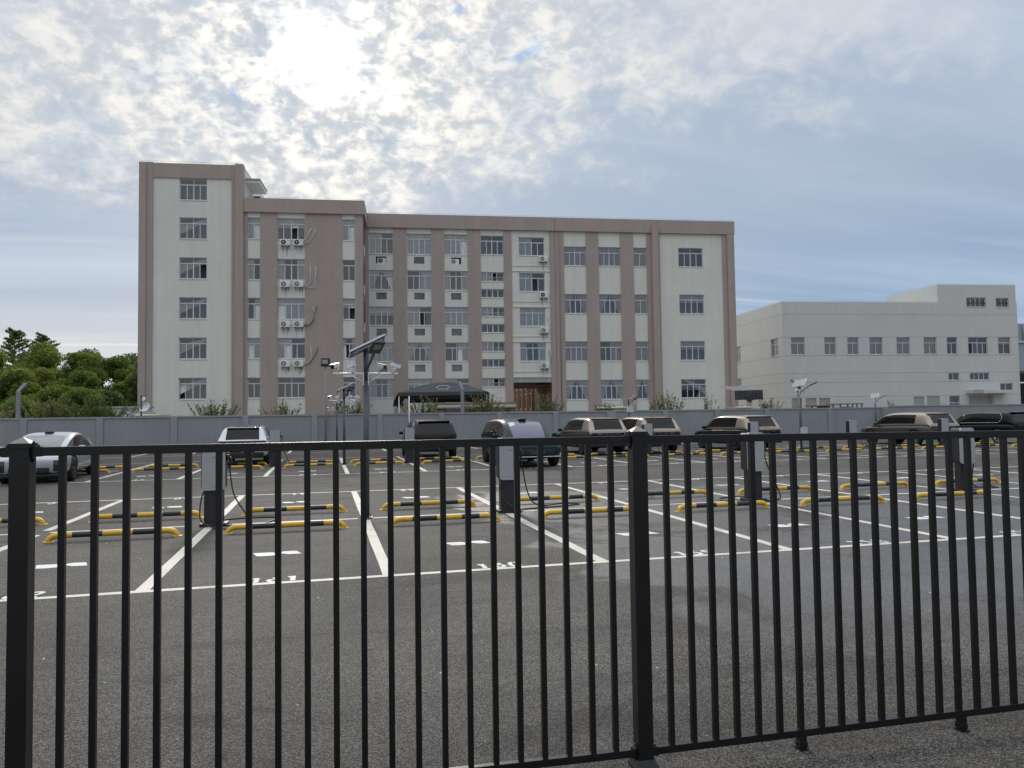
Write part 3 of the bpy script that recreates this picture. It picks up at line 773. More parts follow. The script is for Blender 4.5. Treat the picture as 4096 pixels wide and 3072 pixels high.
# tower (A) --------------------------------------------------------
random.seed(21)
SA = [3.47, 6.85, 10.24, 13.62, 17.01, 20.32]; HA = 1.84
holesA = [(3.14, 5.36, s, s + HA) for s in SA]
b = MB(); facade(b, 1.04, 7.38, 0, 22.2, 0, holesA, M['cream'])
b.quad((8.35, .0, 0), (8.35, 11, 0), (8.35, 11, 23.40), (8.35, .0, 23.40), M['cream'])
b.quad((0, 11, 0), (0, .0, 0), (0, .0, 23.40), (0, 11, 23.40), M['cream'])
b.quad((0, 11, 0), (0, 11, 23.4), (8.35, 11, 23.4), (8.35, 11, 0), M['cream'])
b.quad((0, .0, 22.9), (8.35, .0, 22.9), (8.35, 11, 22.9), (0, 11, 22.9), M['grey_conc'])
b.build('wall', bld)
b = MB(); b.box(1.04, -.10, 22.2, 7.38, .25, 23.42, M['mauve']); b.build('parapet', bld)
b = MB(); b.box(-.02, -.25, 0, .54, .3, 23.42, M['mauve']); b.box(.54, -.13, 0, 1.04, .3, 23.47, M['mauve']); b.build('pilaster', bld)
b = MB(); b.box(7.38, -.13, 0, 7.68, .3, 23.42, M['mauve']); b.box(7.68, -.30, 0, 8.37, .3, 23.47, M['mauve']); b.build('pilaster', bld)
for k, (a, c, d, e) in enumerate(holesA):
    window(bld, a, c, d, e, 0, stair=(1 if k < 5 else 0), opened=((3,) if k == 3 else (0,) if k == 0 else ()), grille=0)
# roof-top door canopy beside the tower
b = MB(); b.box(8.36, .55, 22.12, 9.55, 3.9, 22.36, M['cream']); b.box(8.36, .5, 22.362, 9.6, 3.95, 22.5, M['mauve']); b.build('roof_canopy', bld)
b = MB(); b.box(8.5, 4.2, 20.3, 10.0, 4.5, 21.5, M['cream']); b.box(8.5, 3.2, 20.65, 8.56, 3.28, 21.75, M['alu']); b.box(9.1, 3.2, 20.65, 9.16, 3.28, 21.75, M['alu']); b.box(8.56, 3.2, 21.69, 9.1, 3.28, 21.75, M['alu']); b.box(8.56, 3.22, 20.7, 9.1, 3.24, 21.69, M['glass']); b.build('roof_door', bld)

# five-storey section (B) -------------------------------------------
SB = [3.52, 6.86, 10.22, 13.60, 17.10]; TB = [5.29, 8.66, 12.08, 15.45, 18.97]
colsB = [(8.66, 9.71, 2), (11.12, 13.42, 4), (16.56, 17.64, 2)]
holesB = [(a, c, s, t) for a, c, n in colsB for s, t in zip(SB, TB)]
b = MB()
for a, c, n in colsB: facade(b, a, c, 0, 19.4, 0, [h for h in holesB if h[0] == a], M['cream'])
b.quad((8.37, 0, 20.2), (18.29, 0, 20.2), (18.29, 12, 20.2), (8.37, 12, 20.2), M['grey_conc'])
facade(b, 8.30, 18.29, 19.3, 20.6, .04, [], M['mauve'])
b.build('wall', bld)
for a, c in ((8.38, 8.66), (9.71, 11.12), (13.42, 16.56), (17.64, 18.29)):
    q = MB(); q.box(a, -.07, 0, c, .3, 19.4, M['mauve']); q.build('pilaster', bld)
q = MB(); q.box(8.38, -.24, 19.4, 18.47, .25, 20.60, M['mauve']); q.build('parapet', bld)
cB = ['full', 'half', 'sides', 'none', 'right', 'full', 'top']
k = 0
for (a, c, n) in colsB:
    for j, (s, t) in enumerate(zip(SB, TB)):
        k += 1
        window(bld, a, c, s, t, 0, cols=n, cur=(cB[(k * 3 + j) % 7] if j else 'none'), opened=(((k * 7) % n,) if (k % 5 in (0, 2, 3) and j) else ()))
# return wall from B back to C (faces right)
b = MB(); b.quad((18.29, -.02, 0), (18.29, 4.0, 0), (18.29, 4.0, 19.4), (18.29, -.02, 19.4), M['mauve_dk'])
b.build('wall', bld)
q = MB(); q.box(18.291, .25, 19.4, 18.47, 4.0, 20.6, M['mauve']); q.build('parapet', bld)
for s, t in zip(SB, TB):
    q = MB(); q.box(18.291, 1.5, s - .9, 18.34, 2.6, s - .02, M['cream']); q.box(18.291, 1.5, s, 18.33, 2.6, t, M['glass']); q.build('side_window', bld)

# long section (C) ---------------------------------------------------
W0 = 4.0
SC = [3.53, 6.87, 10.21, 13.53, 16.85]; TC = [5.30, 8.65, 11.98, 15.37, 18.82]
c123 = [(18.62, 20.86), (22.1, 24.35), (25.53, 27.75)]
b = MB()
slots = []
for ci, (a, c) in enumerate(c123):
    hs = [(a, c, s, t) for s, t in zip(SC, TC)]
    mid = (a + c) / 2
    sl = [(mid - .48, mid + .48, z, z + .64) for z in (2.6 + 3.35 * 1, 2.6 + 3.35 * 2, 2.6 + 3.35 * 3, 16.0)]
    slots.append(sl)
    facade(b, a, c, 0, 19.3, W0, hs + sl, M['cream'])
W4 = (28.95, 31.15)
h4 = [(14.40, 15.31), (12.85, 13.71), (11.07, 12.0), (9.55, 10.41), (7.78, 8.73), (6.30, 7.10), (4.46, 5.33)]
holes4 = [(W4[0], W4[1], 16.93, 18.76)] + [(W4[0], W4[1], x, y) for x, y in h4]
facade(b, W4[0], W4[1], 0, 19.3, W0, holes4, M['cream'])
c5 = [(5.0 + 1.85, 8.63), (10.18, 11.95), (13.48, 15.27), (16.90, 18.68)]
holes5 = [(32.6, 35.07, s, t) for s, t in c5]
facade(b, 31.9, 35.57, 5.30, 19.3, W0, holes5, M['cream'])
c678 = [(36.93, 39.12, 4), (40.33, 42.5, 4), (43.81, 45.12, 2)]
S6 = [3.17, 6.83, 11.40, 16.0]; T6 = [5.06, 8.75, 13.30, 17.87]
for a, c, n in c678: facade(b, a, c, 0, 19.3, W0, [(a, c, s, t) for s, t in zip(S6, T6)], M['cream'])
SE = [3.21, 6.88, 11.42, 16.03]; TE = [5.06, 8.78, 13.33, 17.93]
facade(b, 46.45, 52.84, 0, 19.3, W0, [(48.35, 50.86, s, t) for s, t in zip(SE, TE)], M['cream'])
# body of the block: right end, back, roof, passage
b.quad((54.0, W0 + .02, 0), (54.0, 12.5, 0), (54.0, 12.5, 20.4), (54.0, W0 + .02, 20.4), M['cream'])
b.quad((18.29, 12.5, 4.9), (18.29, 12.5, 20.4), (54.0, 12.5, 20.4), (54.0, 12.5, 4.9), M['cream'])
b.quad((18.29, 12.5, 0), (18.29, 12.5, 4.9), (31.9, 12.5, 4.9), (31.9, 12.5, 0), M['cream'])
b.quad((35.57, 12.5, 0), (35.57, 12.5, 4.9), (54, 12.5, 4.9), (54, 12.5, 0), M['cream'])
b.quad((18.29, W0, 20.1), (54.0, W0, 20.1), (54.0, 12.5, 20.1), (18.29, 12.5, 20.1), M['grey_conc'])
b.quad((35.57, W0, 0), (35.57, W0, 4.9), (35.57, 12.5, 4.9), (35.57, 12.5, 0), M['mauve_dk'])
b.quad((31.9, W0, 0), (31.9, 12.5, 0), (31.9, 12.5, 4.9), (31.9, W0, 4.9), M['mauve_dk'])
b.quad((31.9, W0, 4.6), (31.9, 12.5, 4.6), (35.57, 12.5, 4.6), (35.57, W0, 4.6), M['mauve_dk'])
b.build('wall', bld)
for a, c in ((18.295, 18.62), (20.86, 22.1), (24.35, 25.53), (27.75, 28.95), (31.15, 31.9), (35.57, 36.05), (36.09, 36.93), (39.12, 40.33), (42.5, 43.81), (45.12, 45.58)):
    q = MB(); q.box(a, W0 - .09, 0, c, W0 + .3, 19.3, M['mauve']); q.build('pilaster', bld)
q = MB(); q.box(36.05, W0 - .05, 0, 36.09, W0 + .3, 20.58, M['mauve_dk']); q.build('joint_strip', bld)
q = MB(); q.box(45.58, W0 - .42, 0, 46.2, W0 + .3, 20.02, M['mauve']); q.box(46.2, W0 - .1, 0, 46.45, W0 + .3, 19.3, M['mauve']); q.build('pilaster', bld)
q = MB(); q.box(52.84, W0 - .1, 0, 53.3, W0 + .3, 19.3, M['mauve']); q.box(53.3, W0 - .26, 0, 54.02, W0 + .3, 19.28, M['mauve']); q.build('pilaster', bld)
q = MB(); q.box(18.48, W0 - .24, 19.3, 36.05, W0 + .25, 20.58, M['mauve']); q.box(36.09, W0 - .24, 19.3, 45.575, W0 + .25, 20.58, M['mauve'])
q.box(46.205, W0 - .24, 19.3, 54.1, W0 + .25, 20.58, M['mauve']); q.box(45.575, W0 - .2, 20.02, 46.205, W0 + .25, 20.58, M['mauve']); q.box(53.8, W0 + .25, 19.3, 54.1, 12.5, 20.58, M['mauve']); q.build('parapet', bld)
q = MB(); q.box(31.9, W0 + .02, 4.87, 35.57, W0 + .3, 5.30, M['grey_conc'])
for k in range(1, 7): q.box(31.9 + 3.67 * k / 7 - .012, W0 + .012, 4.87, 31.9 + 3.67 * k / 7 + .012, W0 + .021, 5.30, M['groove'])
q.build('passage_beam', bld)
# ledges
q = MB()
for s, t in c5: q.box(31.9, W0 - .07, t + (19.3 - 19.3) + .18 if False else s - 1.50, 35.57, W0 - .001, s - 1.40, M['cream']); q.box(31.9, W0 - .05, s - .98, 35.57, W0 - .001, s - .92, M['cream'])
q.build('ledge', bld)
random.seed(5)
curs = ['full', 'tied', 'sides', 'half', 'full', 'right', 'top']
k = 0
for ci, (a, c) in enumerate(c123):
    for j, (s, t) in enumerate(zip(SC, TC)):
        k += 1
        window(bld, a, c, s, t, W0, cols=4, cur=curs[(k * 2 + ci) % 7], opened=((3,) if (ci == 2 and j == 4) or (ci == 0 and j == 3) else (2,) if k % 4 == 0 else ()))
    for j, h in enumerate(slots[ci]):
        q = MB(); a1, c1, z0, z1 = h
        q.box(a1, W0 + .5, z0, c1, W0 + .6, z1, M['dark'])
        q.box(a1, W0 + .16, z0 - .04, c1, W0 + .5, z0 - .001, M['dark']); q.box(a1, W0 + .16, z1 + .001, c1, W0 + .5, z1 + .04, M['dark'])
        if not (j == 3 and ci in (0, 2)):
            for n in range(9):
                z = z0 + .035 + (z1 - z0) * n / 9.1
                q.add([(a1, W0 + .03, z - .025), (c1, W0 + .03, z - .025), (c1, W0 + .09, z + .015), (a1, W0 + .09, z + .015)], [(0, 1, 2, 3)], M['alu'])
        q.build('louvre_vent', bld)
window(bld, W4[0], W4[1], 16.93, 18.76, W0, cols=4)
for j, (x, y) in enumerate(h4): window(bld, W4[0], W4[1], x, y, W0, tr=0, cols=4, cur=('half' if j % 2 == 0 else 'none'), opened=((2,) if j in (0, 6) else ()), grille=(.4 if j in (0, 2, 4, 6) else 0))
for j, (s, t) in enumerate(c5): window(bld, 32.6, 35.07, s, t, W0, cols=4, cur=('sides', 'full', 'half', 'half')[j], opened=((2,) if j == 2 else ()))
for ci, (a, c, n) in enumerate(c678):
    for j, (s, t) in enumerate(zip(S6, T6)):
        window(bld, a, c, s, t, W0, cols=n, tr=.55, cur=('tied' if j == 0 else ('right' if (ci == 1 and j == 1) else ('tied' if j == 2 and ci < 2 else 'full'))), cm=('curtain' if j == 0 else 'lilac'))
for j, (s, t) in enumerate(zip(SE, TE)): window(bld, 48.35, 50.86, s, t, W0, cols=4, tr=.5, stair=(-1 if j in (0,) else 0), cur=('none', 'top', 'top', 'none')[j], cm='lilac')
# drain pipes and lightning wire
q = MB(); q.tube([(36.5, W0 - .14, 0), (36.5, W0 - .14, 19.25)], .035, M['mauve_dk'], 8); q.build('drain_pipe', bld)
q = MB()
for a, c, w, v in ((.1, 8.2, .0, 23.47), (8.6, 18.2, -.1, 20.6), (18.6, 54.0, W0 - .1, 20.58)):
    n = int((c - a) / 1.6)
    for i in range(n + 1): x = a + (c - a) * i / n; q.tube([(x, w, v), (x, w, v + .13)], .01, M['steel'], 5)
    q.tube([(a, w, v + .13), (c, w, v + .13)], .008, M['steel'], 5)
q.build('lightning_wire', bld)
# small pipe holes in the pilasters
q = MB()
for s in SC[1:]:
    for x in (21.2, 21.75, 27.95): q.lathe([(0, W0 - .093), (.05, W0 - .093), (.05, W0 - .08)], M['dark'], 10, 'Y') if False else q.box(x - .035, W0 - .094, s + 1.0, x + .035, W0 - .089, s + 1.07, M['dark'])
q.build('pipe_hole', bld)

# air conditioners -----------------------------------------------------
BM = Matrix.Translation((-15.52, 59.73, 0)) @ Matrix.Rotation(BA, 4, 'Z')
def aircon(u, v, w, label, dark=False, hose=None, bracket=True, sticker=False, group='air conditioner units on the office block'):
    p = BM @ Vector((u, w, v))
    t = thing('air_conditioner', label, 'air conditioner', p, BA, group)
    b = MB(); b.box(-.40, -.34, 0, .40, -.04, .53, M['acwhite'], .02); b.build('casing', t)
    b = MB(); ring = [(.0, -.348), (.05, -.348), (.055, -.351), (.21, -.351), (.225, -.343)]
    m = M['acdark'] if dark else M['acgrey']
    b.lathe([(.21, -.3415), (.205, -.352)], m, 24, 'Y'); b.lathe([(0, -.347), (.207, -.347)], m, 24, 'Y'); b.lathe([(0, -.356), (.05, -.356), (.05, -.347)], M['acwhite'], 12, 'Y')
    b.T = Matrix.Translation((-.13, 0, .27)); 
    for q in range(len(b.v)): b.v[q] = b.T @ b.v[q]
    b.T = None; b.build('fan_grille', t)
    if sticker: b = MB(); b.box(.2, -.3445, .40, .34, -.3405, .46, M['blue_label']); b.build('sticker', t)
    if bracket:
        b = MB()
        for s in (-.28, .28): b.box(s - .02, -.36, -.05, s + .02, -.01, -.001, M['rust']); b.tube([(s, -.34, -.04), (s, -.02, -.28)], .013, M['rust'], 6)
        b.build('bracket', t)
        b = MB(); n = 4
        for q in range(n):
            x = random.uniform(-.25, .3); L = random.uniform(.35, 1.0); wd = random.uniform(.03, .09)
            b.add([(x - wd, -.004, -.06), (x + wd, -.004, -.06), (x + wd * .3, -.004, -.06 - L), (x - wd * .3, -.004, -.06 - L)], [(0, 3, 2, 1)], M['drip'])
        b.build('drip_stain', t)
    if hose:
        b = MB()
        for h, mm in hose: b.tube([(q[0] - u, -.12 - (.06 if i else 0.), q[1] - v) for i, q in enumerate(h)], .028, M[mm], 6)
        b.build('hose', t)
    return t
random.seed(9)
fl = {0: 'first', 1: 'second', 2: 'third', 3: 'top'}
VB = [6.18, 9.55, 12.98, 16.56]
hoses = {3: [([(13.2, 16.8), (13.5, 17.2), (13.97, 18.1)], 'hose'), ([(13.2, 16.75), (13.8, 16.9), (14.2, 17.6), (14.35, 18.1)], 'hose')],
         2: [([(13.2, 13.15), (13.55, 13.1), (13.9, 13.5), (13.85, 14.0), (13.89, 14.78)], 'hose'), ([(13.2, 13.1), (13.9, 12.95), (14.3, 13.0), (14.25, 13.6), (14.37, 14.78)], 'hose')],
         1: [([(13.2, 9.9), (13.7, 9.9), (14.2, 10.4), (14.3, 10.9), (14.0, 11.3)], 'hose'), ([(13.2, 9.7), (13.8, 9.7), (14.1, 10.1), (14.25, 10.8), (14.42, 11.35)], 'black_rub')],
         0: [([(13.2, 6.3), (13.7, 6.5), (13.95, 6.9), (13.9, 7.9)], 'hose'), ([(13.2, 6.3), (13.8, 6.5), (14.3, 7.2), (14.5, 7.9)], 'black_rub')]}
for k in range(4):
    aircon(11.80, VB[k], 0, f'white air conditioner, left of the pair on the {fl[k]} tier of the mauve wing', dark=(k == 3), sticker=(k == 3))
    aircon(12.90, VB[k] + .01, 0, f'hosed white air conditioner, right of the pair on the {fl[k]} tier of the mauve wing', dark=(k == 3), sticker=(k == 3), hose=hoses[k])
V5 = [6.18, 9.52, 12.88, 16.32]
for k in range(4):
    aircon(34.92, V5[k], W0, f'single white air conditioner on the {fl[k]} tier above the passage', dark=(k == 2),
           hose=[([(35.1, V5[k] + .3), (35.45, V5[k] + .4), (35.42, V5[k] + 1.1), (35.3, V5[k] + 1.7)], 'hose' if k else 'black_rub')])
aircon(19.8, 16.0, W0 + .42, 'white air conditioner inside the open wall slot next to the inner corner', dark=True, bracket=False)
aircon(26.55, 16.0, W0 + .42, 'white air conditioner inside the open wall slot of the third window column', bracket=False)

# low porch with pale fascia at the foot of the block
p = BM @ Vector((0, 0, 0))
t = thing('entrance_porch', 'low entrance porch with pale fascia and brown edges left of the passage', 'porch', p, BA, kind='thing')
q = MB(); q.box(24.67, 1.0, 2.58, 31.7, 3.85, 2.86, M['fascia']); q.build('fascia', t)
q = MB(); q.box(24.6, .93, 2.862, 31.78, 3.85, 2.98, M['brownwall']); q.box(24.7, 1.03, 2.46, 31.74, 3.85, 2.578, M['brownwall']); q.build('roof', t)
for x in (24.9, 28.2, 31.2):
    q = MB(); q.box(x, 1.2, 0, x + .35, 1.55, 2.458, M['brownwall']); q.build('pillar', t)

# brown annexe seen through the passage
t = thing('annexe_building', 'brown annexe with ribbed pilasters seen through the dark passage', 'building', p, BA, kind='thing')
q = MB(); q.box(35.66, 13.2, 0, 44, 44, 13, M['brownwall']); q.box(30, 44, 0, 44, 44.5, 13, M['brownwall']); q.build('wall', t)
for k in range(8):
    w = 14.2 + k * 3.55
    q = MB(); q.box(35.30, w, 0, 35.655, w + .4, 12.8, M['brownwall']); q.build('pilaster', t)
    q = MB(); q.box(35.60, w + .9, 2.55, 35.655, w + 3.1, 4.9, M['alu']); q.box(35.585, w + .98, 2.63, 35.599, w + 1.95, 4.2, M['glass']); q.box(35.585, w + 2.03, 2.63, 35.599, w + 3.02, 4.2, M['glass']); q.box(35.585, w + .98, 4.28, 35.599, w + 3.02, 4.82, M['glass']); q.build('window', t)

# ------------------------------------------------------------------ white building on the right
RA = math.atan2(-.11385, .9935)
rb = thing('white_building', 'plain pale flat-roofed workshop building with one row of square windows at right', 'building', (47.82, 63.99, 0), RA, kind='thing')
main = [(.99, 2.57), (4.87, 6.21), (7.57, 8.89), (10.19, 11.75), (13.42, 15.02), (16.71, 18.26), (19.53, 20.79), (22.16, 24.55), (25.87, 27.41)]
hm = [(a, c, 7.94, 9.87) for a, c in main]
low = [(19.58, 20.88, 5.01, 5.87), (22.2, 24.61, 5.01, 5.87), (25.91, 27.49, 3.62, 4.66), (19.59, 20.85, 1.75, 3.29)]
top = [(22.13, 24.54, 13.29, 14.39), (25.81, 27.39, 13.29, 14.36)]
roll = [(.87, 2.06, 1.2, 3.22), (2.48, 3.72, 1.2, 3.22), (4.06, 5.31, 1.2, 3.22), (15.26, 16.51, 1.2, 3.24), (16.87, 18.4, 1.2, 3.27), (21.97, 24.6, .0, 3.27)]
b = MB(); facade(b, 0, 28.4, 0, 13.80, 0, hm + low + [(a, c, d, e if e < 13.8 else 13.80) for a, c, d, e in top] + roll, M['offwhite'], rev=.2)
facade(b, 18.61, 28.3, 13.80, 15.84, 0, [(a, c, 13.80, e) for a, c, d, e in top], M['offwhite'], rev=.2)
b.quad((18.61, 9.2, 13.2), (18.61, 0, 13.2), (18.61, 0, 15.84), (18.61, 9.2, 15.84), M['offwhite'])
b.quad((28.3, 0, 13.8), (28.3, 9.2, 13.8), (28.3, 9.2, 15.84), (28.3, 0, 15.84), M['offwhite'])
b.quad((18.61, 9.2, 13.2), (18.61, 9.2, 15.84), (28.3, 9.2, 15.84), (28.3, 9.2, 13.2), M['offwhite'])
b.quad((18.61, 0, 15.6), (28.3, 0, 15.6), (28.3, 9.2, 15.6), (18.61, 9.2, 15.6), M['grey_conc'])
hs = [(.97, 2.73, 7.92, 9.88), (10.64, 12.3, 7.9, 9.88), (10.6, 12.3, 4.95, 5.92), (16, 17.7, 7.9, 9.88)]
# left flank: a facade along depth
sv = MB(); facade(sv, -24, 0, 0, 13.80, 0, [(-h[1], -h[0], h[2], h[3]) for h in hs], M['offwhite'], rev=.2)
T = Matrix.Rotation(R(-90), 4, 'Z')
b.T = T
for f, m_i in zip(sv.f, sv.m): b.add([sv.v[i] for i in f], [tuple(range(len(f)))], sv.mats[m_i])
b.T = None
b.quad((28.4, 0, 0), (28.4, 24, 0), (28.4, 24, 13.8), (28.4, 0, 13.8), M['offwhite'])
b.quad((0, 24, 0), (0, 24, 13.8), (28.4, 24, 13.8), (28.4, 24, 0), M['offwhite'])
b.quad((0, 0, 13.3), (28.4, 0, 13.3), (28.4, 24, 13.3), (0, 24, 13.3), M['grey_conc'])
b.build('wall', rb)
q = MB()
for v in (12.42, 9.9, 7.86, 5.93, 4.92, 3.35):
    segs = [(0, 28.4)]
    if v == 3.35: segs = [(0, 21.6), (24.99, 28.4)]
    for a, c in segs: q.box(a, -.003, v - .018, c, .01, v + .018, M['groove'])
    q.box(-.003, 0.01, v - .018, .01, 24, v + .018, M['groove'])
q.build('groove_line', rb)
random.seed(31)
for k, h in enumerate(hm): window(rb, *h, 0, cols=(4 if k == 7 else 2), tr=.6, rev=.15, cur=('full' if k < 6 else ('top' if k == 8 else 'none')), cm='pink', opened=((0,) if k == 7 else ()))
for h in low[:3]: window(rb, *h, 0, cols=(4 if h[1] - h[0] > 2 else 2), tr=0, rev=.15)
window(rb, *low[3], 0, cols=2, tr=.75, rev=.15)
for h in top: window(rb, *h, 0, cols=(4 if h[1] - h[0] > 2 else 2), tr=0, rev=.15)
for h in hs:
    h2 = (-h[1], -h[0], h[2], h[3]); o = window(rb, *h2, 0, cols=2, tr=(.6 if h[3] > 8 else 0), rev=.15, cur=('full' if h[3] > 8 else 'none'), cm='pink')
    o.rotation_euler = (0, 0, R(-90))
for k, (a, c, d, e) in enumerate(roll):
    q = MB(); n = int((e - d) / .11)
    for i in range(n):
        z = d + (e - d) * i / n; z2 = d + (e - d) * (i + 1) / n
        q.add([(a, .12, z), (c, .12, z), (c, .09, z2 - .01), (a, .09, z2 - .01)], [(0, 1, 2, 3)], M['shutter_p' if k in (0, 1, 2) else 'shutter'])
        q.add([(a, .09, z2 - .01), (c, .09, z2 - .01), (c, .12, z2), (a, .12, z2)], [(0, 1, 2, 3)], M['shutter'])
    q.build('roller_shutter', rb)
q = MB(); q.box(21.66, -1.2, 3.52, 26.38, -.002, 3.88, M['offwhite']); q.box(21.66, -1.25, 3.5, 22.83, -1.2, 3.92, M['grey_conc']); q.build('door_canopy', rb)
q = MB(); q.box(24.62, -.12, 0, 24.98, -.002, 3.3, M['grey_conc']); q.build('door_pier', rb)
q = MB()
for (x0, y0, x1, y1, v) in ((18.7, .1, 28.2, .1, 15.84), (18.65, .1, 18.65, 9, 15.84), (0.1, .1, 18.5, .1, 13.8), (.1, .1, .1, 23, 13.8)):
    L_ = math.hypot(x1 - x0, y1 - y0); n = int(L_ / 1.4)
    for i in range(n + 1): q.tube([(x0 + (x1 - x0) * i / n, y0 + (y1 - y0) * i / n, v - .5), (x0 + (x1 - x0) * i / n, y0 + (y1 - y0) * i / n, v + .12)], .009, M['steel'], 5)
    q.tube([(x0, y0, v + .12), (x1, y1, v + .12)], .007, M['steel'], 5)
q.build('lightning_wire', rb)

# blue clad warehouse at the right edge
t = thing('blue_warehouse', 'blue-grey metal clad warehouse just showing at the right edge', 'warehouse', (97.0, 80.6, 0), RA, kind='thing')
q = MB()
n = 60
for i in range(n):
    x = i * .3
    q.add([(x, 0, 7.2), (x + .15, 0, 7.2), (x + .2, -.05, 7.2), (x + .25, -.05, 7.2), (x + .3, 0, 7.2), (x, 0, 14.2), (x + .15, 0, 14.2), (x + .2, -.05, 14.2), (x + .25, -.05, 14.2), (x + .3, 0, 14.2)],
          [(0, 1, 6, 5), (1, 2, 7, 6), (2, 3, 8, 7), (3, 4, 9, 8)], M['blue_metal'])
q.box(0, .02, 0, 18, 14, 14.18, M['blue_metal']); q.build('wall', t)
q = MB(); q.box(0, -.3, 11.4, 18, -.06, 11.6, M['fascia']); q.box(0, -.25, 7.0, 18, -.06, 7.2, M['lamp_dk']); q.box(0.0, -1.5, 5.4, 18, -.06, 5.6, M['pipe_white']); q.build('trim', t)
q = MB(); q.box(.2, -.02, 0, 18, .018, 6.9, M['glass']); q.build('door', t)
q = MB(); q.tube([(1.6, -.25, 14.2), (1.6, -.25, 12.0), (2.6, -.25, 11.7)], .12, M['pipe_grey'], 8); q.build('drain_pipe', t)
t2 = tag(MB().box(0, -.14, 0, 2.4, -.06, 1.3, M['red']).build('red_sign', None, (99.0, 80.2, 8.3), (0, 0, RA)), 'dark red sign board on the blue warehouse at the right edge', 'sign')
q = MB(); q.box(.15, -.155, .2, 2.2, -.141, .3, M['sheet_w']); q.box(.15, -.155, 1.0, 2.2, -.141, 1.1, M['sheet_w']); q.box(.15, -.155, .3, .27, -.141, 1.0, M['sheet_w']); q.build('lettering', t2)

# ------------------------------------------------------------------ tents and small sheds behind the wall
tx = thing('canopy_tent', 'dark slate fabric tent with arched roof and lettering behind the wall', 'tent', (4.69, 47.98, 0), math.atan2(-1.6, 6.4))
Lt = 6.6; n = 14; q = MB(); vs = []
for i in range(n + 1):
    x = Lt * i / n; z = 3.62 + .74 * math.sin(PI * min(1, max(0, i / n))) ** 1.0 * (1 - .0)
    vs += [(x, 0.0, 3.33), (x, 0, 3.60), (x, 1.2, z), (x, 4.5, z + .02), (x, 5.2, 3.3)]
fs = []
for i in range(n):
    for k in range(4): a = i * 5 + k; fs.append((a, a + 5, a + 6, a + 1))
q.add(vs, fs, M['tent'], False); q.build('roof', tx)
q = MB()
vs = []
for k in range(9):
    y = 5.0 * k / 8; dd = .12 * math.sin(k * 2.2)
    vs += [(-.02 + dd * .3, y, 3.55), (-.35 + dd, y, 2.95 + dd), (-.38 - dd, y, 2.62 - dd)]
q.add(vs, [(3 * k, 3 * k + 1, 3 * k + 4, 3 * k + 3) for k in range(8)] + [(3 * k + 1, 3 * k + 2, 3 * k + 5, 3 * k + 4) for k in range(8)], M['tent2'], True); q.build('side_curtain', tx)
q = MB(); q.box(.02, 5.05, 2.9, Lt - .02, 5.1, 3.36, M['tent2']); q.box(.02, .35, 3.12, Lt - .02, .38, 3.34, M['tent2']); q.box(Lt - .03, .4, 2.55, Lt, 5.0, 3.36, M['tent2']); q.build('underside_shade', tx)  # dark sheets added to stand for the shade under the roof
for x, y in ((.05, .05), (Lt - .05, .05), (.05, 5), (Lt - .05, 5), (-.15, 2.5)):
    q = MB(); q.tube([(x, y, 0), (x, y, 3.35)], .035, M['pipe_white'], 8); q.build('leg', tx)
SLP = math.atan2(.74, 1.2)
me = text_mesh('134 6635 6886', .135, M['fascia'], 1.05); me.name = 'lettering'
link(me, 'lettering', tx, (3.3, .22, 3.62 + .22 * .617 + .03), (SLP, 0, 0))
# arched row of characters, too far away to read
q = MB(); random.seed(77)
for k in range(12):
    a = R(160) - R(140) * k / 11; cx = 3.3 + .53 * math.cos(a); cu = .38 + .48 * math.sin(a)
    for st in range(3): q.box(cx - .035, cu + (st - 1) * .033 - .008, 0, cx + .035, cu + (st - 1) * .033 + .008, .003, M['fascia'])
    q.box(cx - .008, cu - .05, 0.0031, cx + .008, cu + .05, .004, M['fascia'])
q.build('lettering', tx, (0, 0, 3.62 + .03), (SLP, 0, 0))

t = thing('tarpaulin_shelter', 'pale canvas shelter with gathered dark tarpaulin sides right of the main block', 'shelter', (34.2, 50.95, 0), RA)
q = MB(); q.add([(0, 0, 3.68), (2.6, 0, 3.72), (1.9, 3, 4.15), (0, 3, 4.2), (-.3, 2.2, 4.0)], [(0, 1, 2, 3), (0, 3, 4)], M['canvas_top']); q.build('roof', t)
q = MB(); vs = []; n = 40; random.seed(4)
for i in range(n + 1):
    x = 2.6 * i / n; gth = math.exp(-((x - 1.35) / .22) ** 2)
    z0 = 2.86 - .26 * gth
    vs += [(x, -.02 + .05 * math.sin(i * 1.3) - .12 * gth, 3.68 + .04 * x / 2.6), (x, -.05 + .07 * math.sin(i * 1.3 + 1) - .18 * gth, 3.25), (x, -.03 + .06 * math.sin(i * 1.1), z0)]
q.add(vs, [(3 * i, 3 * i + 3, 3 * i + 4, 3 * i + 1) for i in range(n)] + [(3 * i + 1, 3 * i + 4, 3 * i + 5, 3 * i + 2) for i in range(n)], M['tent2'], True); q.build('side_curtain', t)
for x in (.12, 1.12, 1.22, 1.34, 1.46, 1.58, 2.58):
    q = MB(); q.tube([(x, .05, 0), (x, .05, 3.66)], .03, M['pipe_grey'], 6); q.build('leg', t)
